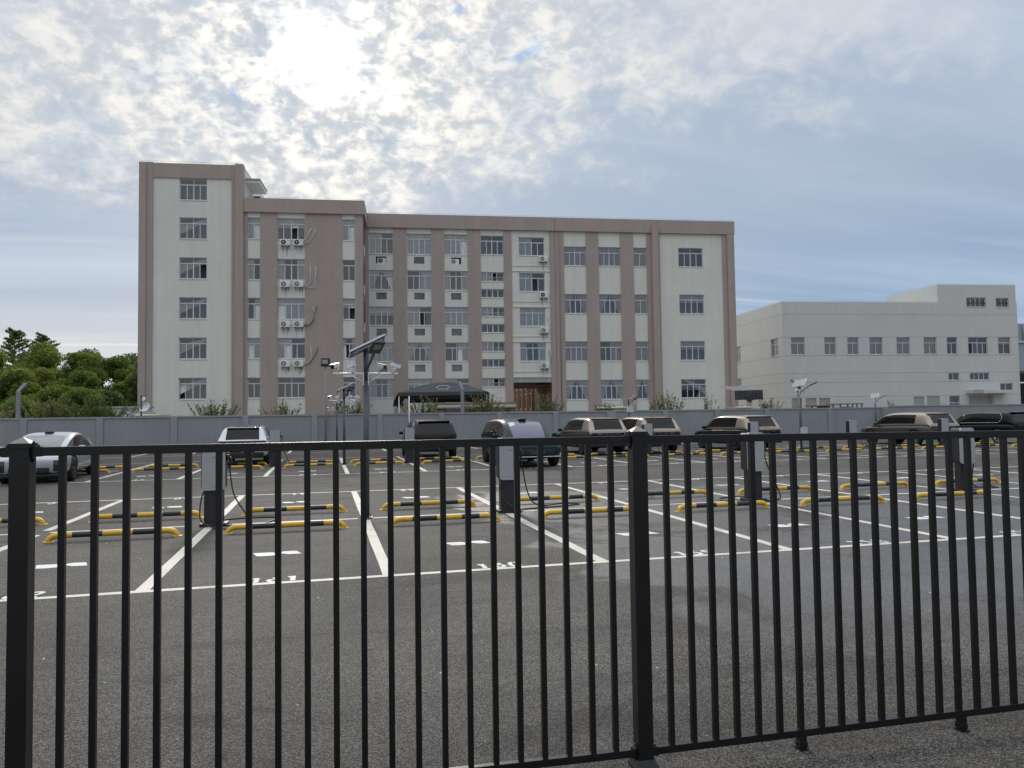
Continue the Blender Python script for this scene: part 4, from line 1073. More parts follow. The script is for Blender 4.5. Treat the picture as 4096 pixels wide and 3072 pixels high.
for xs_, Y, w_, z_, l_ in ((-12.6, 45.2, 1.55, 2.18, 'low booth with rounded beige eave beside the satellite dish'),
                       (18.6, 43.0, 2.3, 2.30, 'low booth with long rounded beige eave behind the boxed solar lamp'),
                       (32.95, 48.6, 1.4, 2.25, 'low booth with shiny beige eave under the tarpaulin shelter')):
    t = thing('guard_booth', l_, 'booth', (xs_, Y, 0), FA * 3)
    q = MB(); q.box(.1, .15, 0, w_ - .1, 2.2, z_ - .15, M['fascia']); q.build('wall', t)
    q = MB(); q.tube([(-.1, 0.08, z_ - .08), (w_, .08, z_ - .08)], .085, M['beige'], 12); q.box(-.1, .1, z_ - .12, w_, 2.3, z_ - .02, M['beige']); q.build('eave', t)
    q = MB(); q.box(.3, .12, z_ - .7, w_ - .35, .148, z_ - .22, M['alu']); q.box(.36, .112, z_ - .66, w_ - .41, .119, z_ - .26, M['glass']); q.build('window', t)
    q = MB(); q.box(w_ * .6, .8, z_ - .02, w_ * .6 + .07, .9, z_ + .1, M['lamp_dk']); q.build('vent_stub', t)
t = thing('frame_shed', 'low black framed shed with cream panel just above the wall, below roller shutters', 'shed', (38.2, 45.8, 0), math.atan2(-1.05, 4.05))
q = MB(); q.box(0, 0, 2.18, 1.75, 1.5, 2.24, M['lamp_dk']); q.box(1.75, 0, 2.31, 4.2, 1.5, 2.37, M['lamp_dk']); q.build('roof', t)
for x, zt in ((0, 2.18), (.4, 2.18), (.9, 2.18), (1.3, 2.18), (1.7, 2.31), (2.3, 2.31), (2.9, 2.31), (3.3, 2.31), (3.65, 2.31), (4.05, 2.31)):
    q = MB(); q.box(x, 0, 0, x + .08, .08, zt, M['lamp_dk']); q.build('upright', t)
q = MB(); q.box(.08, .03, 1.2, .40, .05, 2.15, M['fascia']); q.build('panel', t)
q = MB(); q.box(1.78, .03, 1.2, 2.28, .05, 2.28, M['beige']); q.build('panel', t)
q = MB(); q.box(.45, .6, 0, 1.7, 1.4, 2.17, M['dark']); q.box(2.4, .6, 0, 3.5, 1.4, 2.1, M['tent2']); q.build('stored_goods', t)
tag(MB().box(0, 0, 0, 2.4, 2, 2.75, M['grey_conc']).build('concrete_hut', None, (-24.5, 56.5, 0), (0, 0, BA)), 'small grey concrete hut behind the bent post under the left trees', 'hut')
tag(MB().box(0, 0, 0, 3.2, 2, 2.75, M['fascia']).box(-.1, -.1, 2.76, 3.3, 2.1, 2.9, M['grey_conc']).build('pale_hut', None, (-17.3, 55.2, 0), (0, 0, BA)), 'low pale hut half hidden by shrubs left of the tower', 'hut')

# ------------------------------------------------------------------ vegetation
def leaf_quads(b, c, r, n, size, m, flat=.8, surf=.55):
    for _ in range(n):
        while True:
            d = Vector((random.uniform(-1, 1), random.uniform(-1, 1), random.uniform(-1, 1)))
            if .02 < d.length < 1: break
        rad = random.random() ** (1 - surf) if surf else d.length
        p = Vector(c) + Vector((d.normalized().x * r[0], d.normalized().y * r[1], d.normalized().z * r[2])) * rad
        q = Quaternion((random.gauss(0, 1), random.gauss(0, 1), random.gauss(0, 1), random.gauss(0, 1))).normalized()
        s = size * random.uniform(.6, 1.3); w = s * random.uniform(.4, .65)
        vs = [p + q @ Vector(v) for v in ((-s, 0, 0), (0, -w, s * .15), (s, 0, 0), (0, w, s * .15))]
        b.add(vs, [(0, 1, 2, 3)], m)
def tree(x, y, h, rad, label, m='leafA', seed=0, n=3600, size=.2, lobes=26, crownbase=.08):
    n = int(n * 5.4); size *= .68
    random.seed(seed)
    t = thing('tree', label, 'tree', (x, y, 0), 0, 'trees left of the office block', kind='thing')
    b = MB(); pts = [(0, 0, 0), (.1, 0, h * .25), (0, .1, h * .5), (.1, 0, h * .8)]
    b.tube(pts, [.22, .18, .13, .05], M['bark'], 8)
    cen = []
    for k in range(lobes):
        a = random.uniform(0, 2 * PI); rr = rad * math.sqrt(random.uniform(.05, 1)); f = random.uniform(0, 1)
        z = h * (crownbase + (1 - crownbase - .1) * f); sh = rr * (1.0 - .65 * max(0, f - .35) / .65)
        lr = rad * random.uniform(.26, .42)
        cen.append((Vector((sh * math.cos(a), sh * math.sin(a), min(z, h - lr * .75))), lr))
    cen.append((Vector((0, 0, h - rad * .34)), rad * .36))
    for c, lr in cen:
        s0 = Vector((.05, 0, max(h * .2, c.z * .55))); b.tube([s0, s0.lerp(c, .6) + Vector((0, 0, -.15)), c], [.07, .045, .015], M['bark'], 5)
    b.build('trunk', t)
    b = MB(); tot = sum(l ** 2 for _, l in cen)
    for c, lr in cen: leaf_quads(b, c, (lr, lr, lr * .72), int(n * lr ** 2 / tot), size, M[m], surf=.62)
    b.build('crown', t)
    return t
tree(-32.0, 72, 8.9, 3.7, 'rounded olive green tree at the left edge', 'leafA', 1)
tree(-26.8, 66, 6.7, 2.9, 'lower olive tree with sunlit crown in front at the far left', 'leafA', 2, n=3000)
tree(-27.6, 75, 9.9, 3.6, 'tallest broad tree in front of the spiky tree', 'leafA', 3)
tree(-23.9, 74, 8.9, 3.2, 'broad mid green tree in the middle of the left clump', 'leafA', 4)
tree(-22.2, 68, 6.6, 2.9, 'yellowish green tree low in the middle of the left clump', 'leafC', 5, n=3000)
tree(-21.3, 82, 9.5, 2.9, 'thin see-through dark tree on the skyline of the left clump', 'leafB', 6, n=1500)
tree(-18.6, 78, 8.9, 3.1, 'dark airy tree touching the tower edge', 'leafB', 7, n=2400)
tree(-16.8, 68, 6.6, 2.6, 'dark green tree low against the tower edge', 'leafB', 8, n=2800)
tree(-20.2, 62, 4.4, 2.2, 'small bright green tree before the clump, right of centre', 'leafC', 9, n=2600, size=.16)
tree(-24.3, 61, 4.2, 2.3, 'small dark green tree before the clump, left of centre', 'leafC', 10, n=2600, size=.16)
tree(-29.0, 62, 5.2, 2.6, 'low olive tree behind the concrete hut', 'leafD', 14, n=2600, size=.16)
tree(-29.8, 81, 9.9, 3.6, 'broad tree between the two spiky trees, only its top showing', 'leafC', 19, n=2400)
tree(-25.2, 80, 9.7, 3.4, 'broad dark green tree behind the middle of the left clump', 'leafB', 20, n=2400)
tree(-33.0, 66, 7.4, 3.0, 'olive tree at the left edge in front of the rounded tree', 'leafA', 22, n=2600)
tree(-20.6, 75, 8.7, 2.9, 'mid green tree on the skyline just left of the dark airy tree', 'leafC', 17, n=2600)
tree(-22.6, 64, 5.2, 2.4, 'round green tree low in the clump behind the two small trees', 'leafA', 18, n=2400)
tree(-19.2, 70, 5.6, 2.5, 'mid green tree low in the clump left of the dark tower-side tree', 'leafC', 23, n=2600)
tree(-25.6, 69, 7.0, 2.7, 'olive tree in the heart of the left clump', 'leafA', 24, n=2600)
tree(-18.4, 60, 4.6, 2.2, 'small dark tree at the right foot of the left clump', 'leafB', 25, n=2600)
tree(-30.2, 69, 7.4, 2.8, 'olive tree filling the left part of the clump', 'leafA', 26, n=2600)
def spiky(x, y, h, label, seed):
    random.seed(seed)
    t = thing('spiky_tree', label, 'tree', (x, y, 0), 0, 'sparse trees above the left clump', kind='thing')
    b = MB(); b.tube([(0, 0, 0), (0, 0, h * .97)], [.16, .03], M['bark'], 7); c = MB()
    for k in range(34):
        z = h * (.60 + .38 * k / 34); a = k * 2.4 + random.uniform(-.4, .4); L = (1.1 - (k / 34) ** 1.2 * .8) * random.uniform(1.2, 2.6)
        e = Vector((math.cos(a) * L, math.sin(a) * L, z + L * random.uniform(.3, .7))); s = Vector((0, 0, z))
        b.tube([s, e], [.035, .008], M['bark'], 4)
        for i in range(20):
            p = s.lerp(e, .2 + .8 * i / 20); leaf_quads(c, p, (.2, .2, .16), 6, .12, M['leafB'])
    b.build('trunk', t); c.build('crown', t)
spiky(-33.2, 84, 12.0, 'taller spiky sparse tree standing above the left clump', 41)
spiky(-30.7, 85, 11.6, 'second spiky sparse tree, right one above the left clump', 42)

def shrub(x, y, h, w, label, seed, m='leafD', n=900, stems=46, dense=True, base=1.0):
    n = int(n * 2.2); h += .22
    random.seed(seed)
    t = thing('shrub', label, 'shrub', (x, y, 0), 0, 'shrubs growing above the wall', kind='thing')
    b = MB(); c = MB()
    for k in range(stems):
        a = random.uniform(0, 2 * PI); sp = random.random() ** .7
        top = Vector((math.cos(a) * sp * w / 2 * 1.3, math.sin(a) * sp * .5, h * random.uniform(.74, 1.06) * (1 - .16 * sp)))
        s = Vector((top.x * .3, top.y * .3, 0)); mid = s.lerp(top, .6) + Vector((-top.x * .12, 0, .1))
        b.tube([s, mid, top], [.018, .010, .004], M['bark'], 4, cap=False)
        for i in range(n // stems):
            u = random.uniform(.35, 1.0); p = (s.lerp(mid, u / .6) if u < .6 else mid.lerp(top, (u - .6) / .4))
            leaf_quads(c, p, (.09, .09, .07), 1, .062, M[m])
        if random.random() < .22: leaf_quads(c, top, (.05, .05, .06), 4, .04, M['flower'])
    if dense:
        leaf_quads(c, (0, 0, base + .45), (w * .46, .4, h - base - .75 if h - base > 1 else .35), int(n * .40), .07, M[m], surf=.3)
    b.build('stem', t); c.build('foliage', t)
shrub(-7.5, 43.1, 2.95, 3.1, 'wide bushy shrub before the cream tower wall', 51, n=1300, stems=60)
shrub(-3.3, 43.1, 2.8, 2.4, 'shrub before the first mauve pilasters', 52)
shrub(1.0, 43.1, 2.95, 2.4, 'shrub behind the nearest solar lamp', 53)
shrub(5.9, 43.1, 3.0, 2.3, 'yellowish shrub under the left end of the dark tent', 54)
shrub(10.1, 43.1, 3.3, 2.7, 'tall shrub under the right end of the dark tent', 55, n=1300, stems=60)
shrub(14.7, 43.1, 3.2, 2.2, 'shrub in front of the dark passage', 56)
shrub(19.2, 43.2, 2.65, 1.9, 'shrub left of the boxed solar lamp', 57)
shrub(24.0, 43.1, 3.2, 2.5, 'tall shrub with arching stems right of the boxed solar lamp', 58)
shrub(27.2, 43.1, 2.95, 1.7, 'thin sparse shrub before the right end of the main block', 59, n=260, stems=18, dense=False)
shrub(32.6, 43.2, 2.6, 2.6, 'low shrub beside the tarpaulin shelter', 60, m='leafB')
shrub(43.2, 42.6, 2.6, .9, 'tiny reddish shrub by the far small lamp', 61, n=300, stems=14, dense=False)
for k, (x, w, h, m, l) in enumerate(((-20.8, 3.0, 3.0, 'leafD', 'greyish shrub left of the bent post'), (-17.0, 3.4, 3.2, 'leafD', 'pale leaved shrub just right of the bent post'), (-14.4, 4.2, 3.0, 'leafB', 'dark fine-leaved shrub left of the satellite dish'))):
    shrub(x, 43.6, h, w, l, 70 + k, m=m, n=2000, stems=60)
tree(-16.8, 50, 4.3, 2.3, 'low round dark green bush tree behind the shrubs, beside the tower', 'leafC', 15, n=2600, size=.12, lobes=18, crownbase=.1)
tree(-21.2, 51, 3.7, 2.3, 'low round green bush tree behind the shrubs at left', 'leafC', 16, n=2600, size=.12, lobes=18, crownbase=.1)

# ------------------------------------------------------------------ cars
def subsurf_eval(o, cutters=(), lev=2):
    m = o.modifiers.new('s', 'SUBSURF'); m.levels = lev; m.render_levels = lev
    for c in cutters:
        q = o.modifiers.new('b', 'BOOLEAN'); q.operation = 'DIFFERENCE'; q.object = c; q.solver = 'EXACT'
    dg = bpy.context.evaluated_depsgraph_get(); dg.update()
    me = bpy.data.meshes.new_from_object(o.evaluated_get(dg)); o.modifiers.clear(); return me
def ring_loft(sections, rowmat):
    """half profiles (x>=0) mirrored into a closed ring, lofted along y"""
    b = MB(); n = len(sections[0][1]); R_ = 2 * n - 2; vs = []
    for y, prof in sections:
        ring = [(x, y, z) for x, z in prof] + [(-x, y, z) for x, z in reversed(prof[1:-1])]
        vs += ring
    b.v = [Vector(p) for p in vs]
    for i in range(len(sections) - 1):
        for k in range(R_):
            row = k if k < n - 1 else R_ - 1 - k
            a = i * R_ + k; c = i * R_ + (k + 1) % R_
            b.f.append((a, c, c + R_, a + R_)); b.m.append(b.mi(rowmat(i, row))); b.sm.append(True)
    b.f.append(tuple(range(R_ - 1, -1, -1))); b.m.append(b.mi(rowmat(0, -1))); b.sm.append(True)
    o = (len(sections) - 1) * R_
    b.f.append(tuple(range(o, o + R_))); b.m.append(b.mi(rowmat(len(sections) - 2, -1))); b.sm.append(True)
    return b
def split_by_material(me, names, parent):
    """one object per (material, side) part; names: material -> part name (None keeps left/right apart)"""
    groups = {}
    for p in me.polygons:
        m = me.materials[p.material_index]; nm = names(m, p.center)
        groups.setdefault(nm, []).append(p)
    outs = {}
    for nm, ps in groups.items():
        b = MB(); idx = {}
        for p in ps:
            f = []
            for vi in p.vertices:
                if vi not in idx: idx[vi] = len(b.v); b.v.append(me.vertices[vi].co.copy())
                f.append(idx[vi])
            b.f.append(tuple(f)); b.m.append(b.mi(me.materials[p.material_index])); b.sm.append(True)
        outs[nm] = b.build(nm[0], parent)
    return outs

def wheel(parent, x, y, r, rimm):
    s = 1 if x > 0 else -1
    b = MB(); w = .235
    b.lathe([(r * .66, -w / 2), (r * .93, -w / 2), (r, -w / 2 + .035), (r, w / 2 - .035), (r * .93, w / 2), (r * .66, w / 2)], M['tyre'], 28, 'X')
    o = b.build('wheel', parent, (x, y, r))
    b = MB(); f = s * (w / 2 - .02)
    b.lathe([(r * .67, f + s * .012), (r * .62, f + s * .012), (r * .60, f - s * .03), (0, f - s * .03)], M[rimm], 28, 'X')
    for k in range(5):
        b.T = Matrix.Rotation(2 * PI * k / 5, 4, 'X')
        x0, x1 = sorted((f - s * .03, f + s * .008)); b.box(x0, -.035, .03, x1, .035, r * .63, M[rimm])
    b.T = None; b.lathe([(.05, f + s * .012), (0, f + s * .012)], M[rimm], 12, 'X'); b.build('rim', o)

def mirror(parent, x, y, z, m):
    s = 1 if x > 0 else -1
    b = MB(); b.box(min(x, x + s * .1), y - .02, z - .03, max(x, x + s * .1), y + .02, z, M['clad']); b.box(min(x + s * .06, x + s * .23), y - .06, z - .03, max(x + s * .06, x + s * .23), y + .06, z + .11, m, .03)
    b.build('mirror', parent)

def car(name, label, loc, rz, st):
    t = thing(name, label, 'car', loc, rz, 'cars parked in the far rows')
    W = st['w']; lower, upper, clad = M[st['low']], M[st['up']], M['clad']
    sec = []
    for (y, w, zt, zb) in st['body']:
        w = w * W; sh = st.get('sh', .10)
        sec.append((y, [(0, zb), (w * .84, zb), (w * .965, zb + .10), (w, zb + (zt - zb) * .50), (w * .985, zt - sh), (w * .91, zt), (w * .5, zt + .012), (0, zt + .015)]))
    tone = st.get('tone', 0)
    def bm_(i, r):
        if r <= 0: return clad if r == 0 else lower
        if r == 1: return clad if st.get('cladding') else lower
        if r >= (5 if tone else 4): return upper
        return lower
    o = ring_loft(sec, bm_).build('body')
    recalc(o)
    cut = []
    for y in st['wh']:
        b = MB(); b.lathe([(0, -1.3), (st['r'] + .055, -1.3), (st['r'] + .055, 1.3), (0, 1.3)], clad, 32, 'X'); c = b.build('arch', None, (0, y, st['r'] + .01)); recalc(c); cut.append(c)
    # keep the middle solid: cut only the outer 0.28 m each side
    for c in cut:
        for v in c.data.vertices: pass
    cut2 = []
    for y in st['wh']:
        for s in (-1, 1):
            x0 = W - .30; b = MB(); r = st['r'] + .055
            b.lathe([(0, s * x0), (r, s * x0), (r, s * 1.4), (0, s * 1.4)], clad, 32, 'X'); c = b.build('arch', None, (0, y, st['r'] + .01)); recalc(c); cut2.append(c)
    me = subsurf_eval(o, cut2)
    for c in cut + cut2: bpy.data.objects.remove(c)
    bpy.data.objects.remove(o)
    for p in me.polygons: p.use_smooth = True
    link(me, 'body', t)
    # cabin
    cs = []
    for (y, wb, zb, wr, zr) in st['cabin']:
        wb *= W; wr *= W; d = max(zr - zb, .02)
        g0 = zb + min(.035, d * .5)
        cs.append((y, [(0, zb - .12), (wb, zb - .10), (wb + .004, g0), (wb - (wb - wr) * .42, zb + d * .52), (wr + .02, zb + d * .87), (wr * .86, zr), (wr * .45, zr + .014), (0, zr + .018)]))
    ns = len(st['cabin']) - 1
    gm, ws = M['glass'], M[st.get('ws', 'glass')]
    rw, fwn = st['rw'], st['fw']
    dp = st.get('dp', (rw[-1] + 1,))
    def cm_(i, r):
        if r in (2, 3) and not (i in dp or i in rw): return gm
        if r in (5, 6) and i in rw: return gm
        if r in (5, 6) and i in fwn: return ws
        if r in (5, 6) and st.get('roof'): return M[st['roof']]
        return upper
    o = ring_loft(cs, cm_).build('cabin'); recalc(o); me = subsurf_eval(o); bpy.data.objects.remove(o)
    def nm(m, c):
        if m == gm:
            if c.y < st['cabin'][rw[-1] + 1][0] + .02 and abs(c.x) < W * .76 and c.y < -1: return ('rear_window', 0)
            if abs(c.x) < .62 * W and c.z > 1.0 and c.y > st['cabin'][fwn[0]][0] - .05 and ws == gm: return ('windscreen', 0)
            return ('side_window', 1 if c.x > 0 else -1)
        if m == ws: return ('windscreen', 0)
        if st.get('roof') and m == M[st['roof']]: return ('roof', 0)
        return ('cabin_shell', 0)
    split_by_material(me, nm, t)
    for y in st['wh']:
        for s in (-1, 1): wheel(t, s * (W - .135), y, st['r'], st.get('rim', 'rimdark'))
    for s in (-1, 1): mirror(t, s * (W - .06), st['mir'][0], st['mir'][1], upper if not tone else lower)
    L0, L1 = st['body'][0][0], st['body'][-1][0]
    if st.get('trim'):
        cb = st['cabin']; b = MB()
        for s in (-1, 1):
            up = [(s * (wr * W + .030), y, zb + (zr - zb) * .86) for (y, wb, zb, wr, zr) in cb[5:-2]]
            lo = [(s * (wb * W + .012), y, zb + .035) for (y, wb, zb, wr, zr) in cb[5:-2]]
            b.tube(lo[::-1] + [(s * (W * .865), cb[5][0] - .13, 1.30)] + up, .009, M['chrome'], 6)
        b.build('window_trim', t)
    def part(nm_, *boxes):
        b = MB()
        for bx in boxes: b.box(*bx[:6], M[st['up'] if bx[6] == 'UP' else bx[6]], bx[7] if len(bx) > 7 else 0.)
        return b.build(nm_, t)
    for p in st['parts'](W, L0, L1): part(*p)
    return t

SUVB = [(-2.47, .70, .90, .52), (-2.45, .88, .98, .40), (-2.25, .96, 1.0, .32), (-1.6, .99, 1.0, .27), (-.6, 1., .985, .26), (.5, 1., .965, .26), (1.25, .995, .935, .26), (1.8, .98, .905, .27), (2.2, .94, .86, .29), (2.42, .84, .78, .34), (2.5, .66, .68, .40)]
SUVC = [(-2.46, .90, .86, .80, .93), (-2.39, .905, .98, .80, 1.10), (-2.31, .91, 1.02, .79, 1.18), (-2.10, .91, 1.02, .755, 1.50), (-2.00, .915, 1.02, .755, 1.575), (-1.58, .92, 1.02, .76, 1.605), (-.6, .93, 1.01, .77, 1.63), (.25, .935, 1.0, .77, 1.615), (.70, .935, .99, .745, 1.53), (1.1, .935, .985, .72, 1.31), (1.44, .91, .95, .70, 1.08), (1.68, .90, .78, .69, .86)]
def suv_parts(W, a, b):
    return [('tail_light', (-W * .80, a - .012, .90, W * .80, a + .06, .955, 'taillight')),
            ('number_plate', (-.26, a - .022, .70, .26, a + .05, .83, 'plate')),
            ('rear_bumper', (-W * .86, a - .02, .36, W * .86, a + .10, .50, 'clad', .02), (-W * .80, a - .03, .50, W * .80, a + .08, .525, 'chrome')),
            ('spoiler', (-W * .67, -2.15, 1.545, W * .67, -1.93, 1.58, 'UP', .015)),
            ('headlight', (W * .56, b - .16, .66, W * .80, b - .05, .74, 'headlight', .01)), ('headlight', (-W * .80, b - .16, .66, -W * .56, b - .05, .74, 'headlight', .01))]
SUV = dict(w=.985, r=.375, wh=(-1.50, 1.50), body=SUVB, cabin=SUVC, rw=(1, 2), fw=(8, 9, 10), dp=(0, 3, 4), mir=(.98, 1.01), parts=suv_parts, rim='rimdark', cladding=1)
def style(**k): d = dict(SUV); d.update(k); return d
def white_parts(W, a, b):
    return [('tail_light', (-W * .88, a - .005, .86, W * .88, a + .07, .95, 'taillight', .01)),
            ('rear_bumper', (-W * .80, a - .02, .30, W * .80, a + .12, .52, 'clad', .03)), ('number_plate', (-.25, a - .02, .58, .25, a + .06, .69, 'p_white')),
            ('spoiler', (-W * .62, -2.14, 1.425, W * .62, -1.95, 1.45, 'p_white', .01)),
            ('headlight', (W * .56, b - .16, .66, W * .80, b - .05, .72, 'headlight', .01)), ('headlight', (-W * .80, b - .16, .66, -W * .56, b - .05, .72, 'headlight', .01))]
WC = [(y, wb, zb - .03, wr * .97, (zr if zr < 1.1 else zr - .10) - .02) for (y, wb, zb, wr, zr) in SUVC]
def green_parts(W, a, b):
    return [('grille', (-W * .62, b - .10, .42, W * .62, b + .015, .60, 'clad', .02)), ('front_trim', (-W * .84, b - .14, .355, W * .84, b + .01, .385, 'chrome', .01)),
            ('headlight', (W * .60, b - .22, .62, W * .86, b - .06, .70, 'headlight', .01)), ('headlight', (-W * .86, b - .22, .62, -W * .60, b - .06, .70, 'headlight', .01)),
            ('roof_sensor', (-.13, .42, 1.575, .13, .68, 1.645, 'clad', .03)),
            ('tail_light', (-W * .80, a - .012, .90, W * .80, a + .06, .955, 'taillight')),
            ('number_plate', (-.26, b - .06, .46, .26, b + .025, .57, 'plate'))]
SLB = [(-2.36, .66, .86, .46), (-2.32, .84, .94, .38), (-2.05, .94, .95, .30), (-1.4, .985, .93, .22), (-.4, 1., .91, .20), (.6, 1., .89, .20), (1.2, .995, .875, .20), (1.75, .985, .85, .21), (2.1, .96, .81, .22), (2.30, .91, .75, .25), (2.385, .82, .66, .30)]
SLC = [(-2.25, .82, .92, .74, .98), (-1.75, .86, .92, .70, 1.19), (-1.2, .88, .92, .70, 1.36), (-.55, .90, .90, .72, 1.435), (.1, .91, .89, .72, 1.43), (.58, .91, .88, .70, 1.35), (1.02, .91, .87, .68, 1.14), (1.42, .89, .85, .67, .945), (1.66, .88, .68, .66, .76)]
def silver_parts(W, a, b):
    return [('headlight', (W * .62, b - .26, .35, W * .84, b - .005, .67, 'headlight', .03)), ('headlight', (-W * .84, b - .26, .35, -W * .62, b - .005, .67, 'headlight', .03)),
            ('grille', (W * .20, b - .08, .30, W * .52, b + .012, .46, 'clad', .012)), ('grille', (-W * .52, b - .08, .30, -W * .20, b + .012, .46, 'clad', .012)),
            ('front_lip', (-W * .86, b - .2, .19, W * .86, b - .01, .275, 'clad', .02)), ('roof_sensor', (-.11, .12, 1.41, .11, .38, 1.465, 'clad', .025)),
            ('tail_light', (-W * .84, a - .012, .78, W * .84, a + .06, .83, 'taillight'))]
SIL = dict(w=.965, r=.36, wh=(-1.42, 1.45), body=SLB, cabin=SLC, rw=(0, 1), fw=(5, 6, 7), dp=(-1,), mir=(1.02, .93), parts=silver_parts, rim='rimdark', low='p_silver', up='p_silver', ws='glassg', sh=.13)
def sx(i): return dx2(i) + SX2 / 2
c = car('silver_car', 'silver hatchback with tall dark headlights facing the fence at far left', (-8.92, 18.0, 0), PI + R(4), SIL)
car('white_car', 'white car seen from behind, with black glass roof and full-width tail light', (sx(0) + .02, 23.95, 0), 0, style(low='p_white', up='p_white', cabin=WC, parts=white_parts, roof='roofblk', cladding=0, w=.95))
car('bronze_car', 'dark bronze SUV seen from behind, plugged beside a charging post', (sx(3) + .03, 24.9, 0), 0, style(low='p_brown', up='p_brown', trim=1))
def gp(W, a, b): return green_parts(W, a, b)
gc = car('green_car', 'dark green SUV facing the fence with pale blue windscreen and paper sticker', (sx(4) - .02, 18.25, 0), PI, style(low='p_green', up='p_green', ws='glassw', parts=gp, cladding=0))
b = MB(); b.T = Matrix.Translation((.46, .885, 1.42)) @ Matrix.Rotation(R(-38), 4, 'X'); b.box(-.1, -.12, .012, .1, .12, .02, M['paper']); b.build('windscreen_sticker', gc)
ug = dict(low='p_umber', up='p_gold', tone=1)
car('gold_roofed_car', 'gold and umber SUV seen from behind, left of the middle fence post', (sx(6), 24.45, 0), R(1), style(**ug))
car('gold_roofed_car', 'gold and umber SUV seen from behind, half hidden by the middle fence post', (sx(7) + .05, 24.35, 0), R(-1), style(**ug))
car('gold_roofed_car', 'gold and black SUV behind the charging post, third gold-roofed car', (sx(9) - .05, 24.3, 0), R(2), style(low='p_black', up='p_gold', tone=1))
car('taupe_car', 'long taupe SUV with gold roof, side mostly in view before the far wall', (sx(13) - .1, 24.3, 0), R(1), style(low='p_taupe', up='p_gold', tone=1, rim='rim'))
car('black_car', 'black SUV with bright window trim at the right edge', (sx(15) - .25, 24.1, 0), R(1), style(low='p_black', up='p_black', rim='rim', trim=1))

ZEN = 2.05  # unseen sky above the view, brightened to light the facades
# ------------------------------------------------------------------ sky and sun
SUN_EL = R(25.7)
w = bpy.data.worlds.new('World'); sc.world = w; w.use_nodes = True
nt = w.node_tree; N = nt.nodes; L = nt.links
bg = N['Background']
def val(x): return x
def nmath(op, a, b=None, c=None, clamp=False):
    k = N.new('ShaderNodeMath'); k.operation = op; k.use_clamp = clamp
    for i, x in enumerate((a, b, c)):
        if x is None: continue
        if isinstance(x, (int, float)): k.inputs[i].default_value = x
        else: L.new(x, k.inputs[i])
    return k.outputs[0]
def vmath(op, a, b=None):
    k = N.new('ShaderNodeVectorMath'); k.operation = op
    for i, x in enumerate((a, b)):
        if x is None: continue
        if isinstance(x, (tuple, list)): k.inputs[i].default_value = x
        else: L.new(x, k.inputs[i])
    return k.outputs['Value'] if op == 'DOT_PRODUCT' else k.outputs[0]
def nrng(v, a, b, c, d, smooth=True):
    r = N.new('ShaderNodeMapRange'); r.interpolation_type = 'SMOOTHSTEP' if smooth else 'LINEAR'
    for k_, x in zip(('From Min', 'From Max', 'To Min', 'To Max'), (a, b, c, d)): r.inputs[k_].default_value = x
    L.new(v, r.inputs['Value']); return r.outputs[0]
def nnoise(vec, scale, detail=7., rough=.55, dist=0.):
    n = N.new('ShaderNodeTexNoise'); n.inputs['Scale'].default_value = scale; n.inputs['Detail'].default_value = detail
    n.inputs['Roughness'].default_value = rough; n.inputs['Distortion'].default_value = dist; L.new(vec, n.inputs['Vector']); return n.outputs['Fac']
def nmix(f, a, b, mode='MIX'):
    m = N.new('ShaderNodeMix'); m.data_type = 'RGBA'; m.blend_type = mode
    if isinstance(f, (int, float)): m.inputs['Factor'].default_value = f
    else: L.new(f, m.inputs['Factor'])
    for i, x in ((6, a), (7, b)):
        if isinstance(x, (tuple, list)): m.inputs[i].default_value = (*x, 1)
        else: L.new(x, m.inputs[i])
    return m.outputs[2]
def nscale(c, s):
    k = N.new('ShaderNodeVectorMath'); k.operation = 'SCALE'; L.new(c, k.inputs[0]) if not isinstance(c, tuple) else setattr(k.inputs[0], 'default_value', c)
    if isinstance(s, (int, float)): k.inputs['Scale'].default_value = s
    else: L.new(s, k.inputs['Scale'])
    return k.outputs[0]
tc = N.new('ShaderNodeTexCoord'); D = tc.outputs['Generated']
sky = N.new('ShaderNodeTexSky'); sky.sky_type = 'NISHITA'; sky.sun_disc = False
sky.sun_elevation = SUN_EL; sky.sun_rotation = 0.; sky.air_density = 1.; sky.dust_density = 1.5
sxyz = N.new('ShaderNodeSeparateXYZ'); L.new(D, sxyz.inputs[0]); dz = nmath('MAXIMUM', sxyz.outputs[2], 0.)
den = nmath('ADD', dz, .09)
comb = N.new('ShaderNodeCombineXYZ'); L.new(nmath('DIVIDE', sxyz.outputs[0], den), comb.inputs[0]); L.new(nmath('DIVIDE', sxyz.outputs[1], den), comb.inputs[1])
PC = comb.outputs[0]
sund = (0., math.cos(SUN_EL), math.sin(SUN_EL))
cosS = vmath('DOT_PRODUCT', D, sund)
cosS = nmath('MAXIMUM', cosS, 0.)
g_core = nmath('POWER', cosS, 1100.); g_mid = nmath('POWER', cosS, 75.); g_wide = nmath('POWER', cosS, 14.)
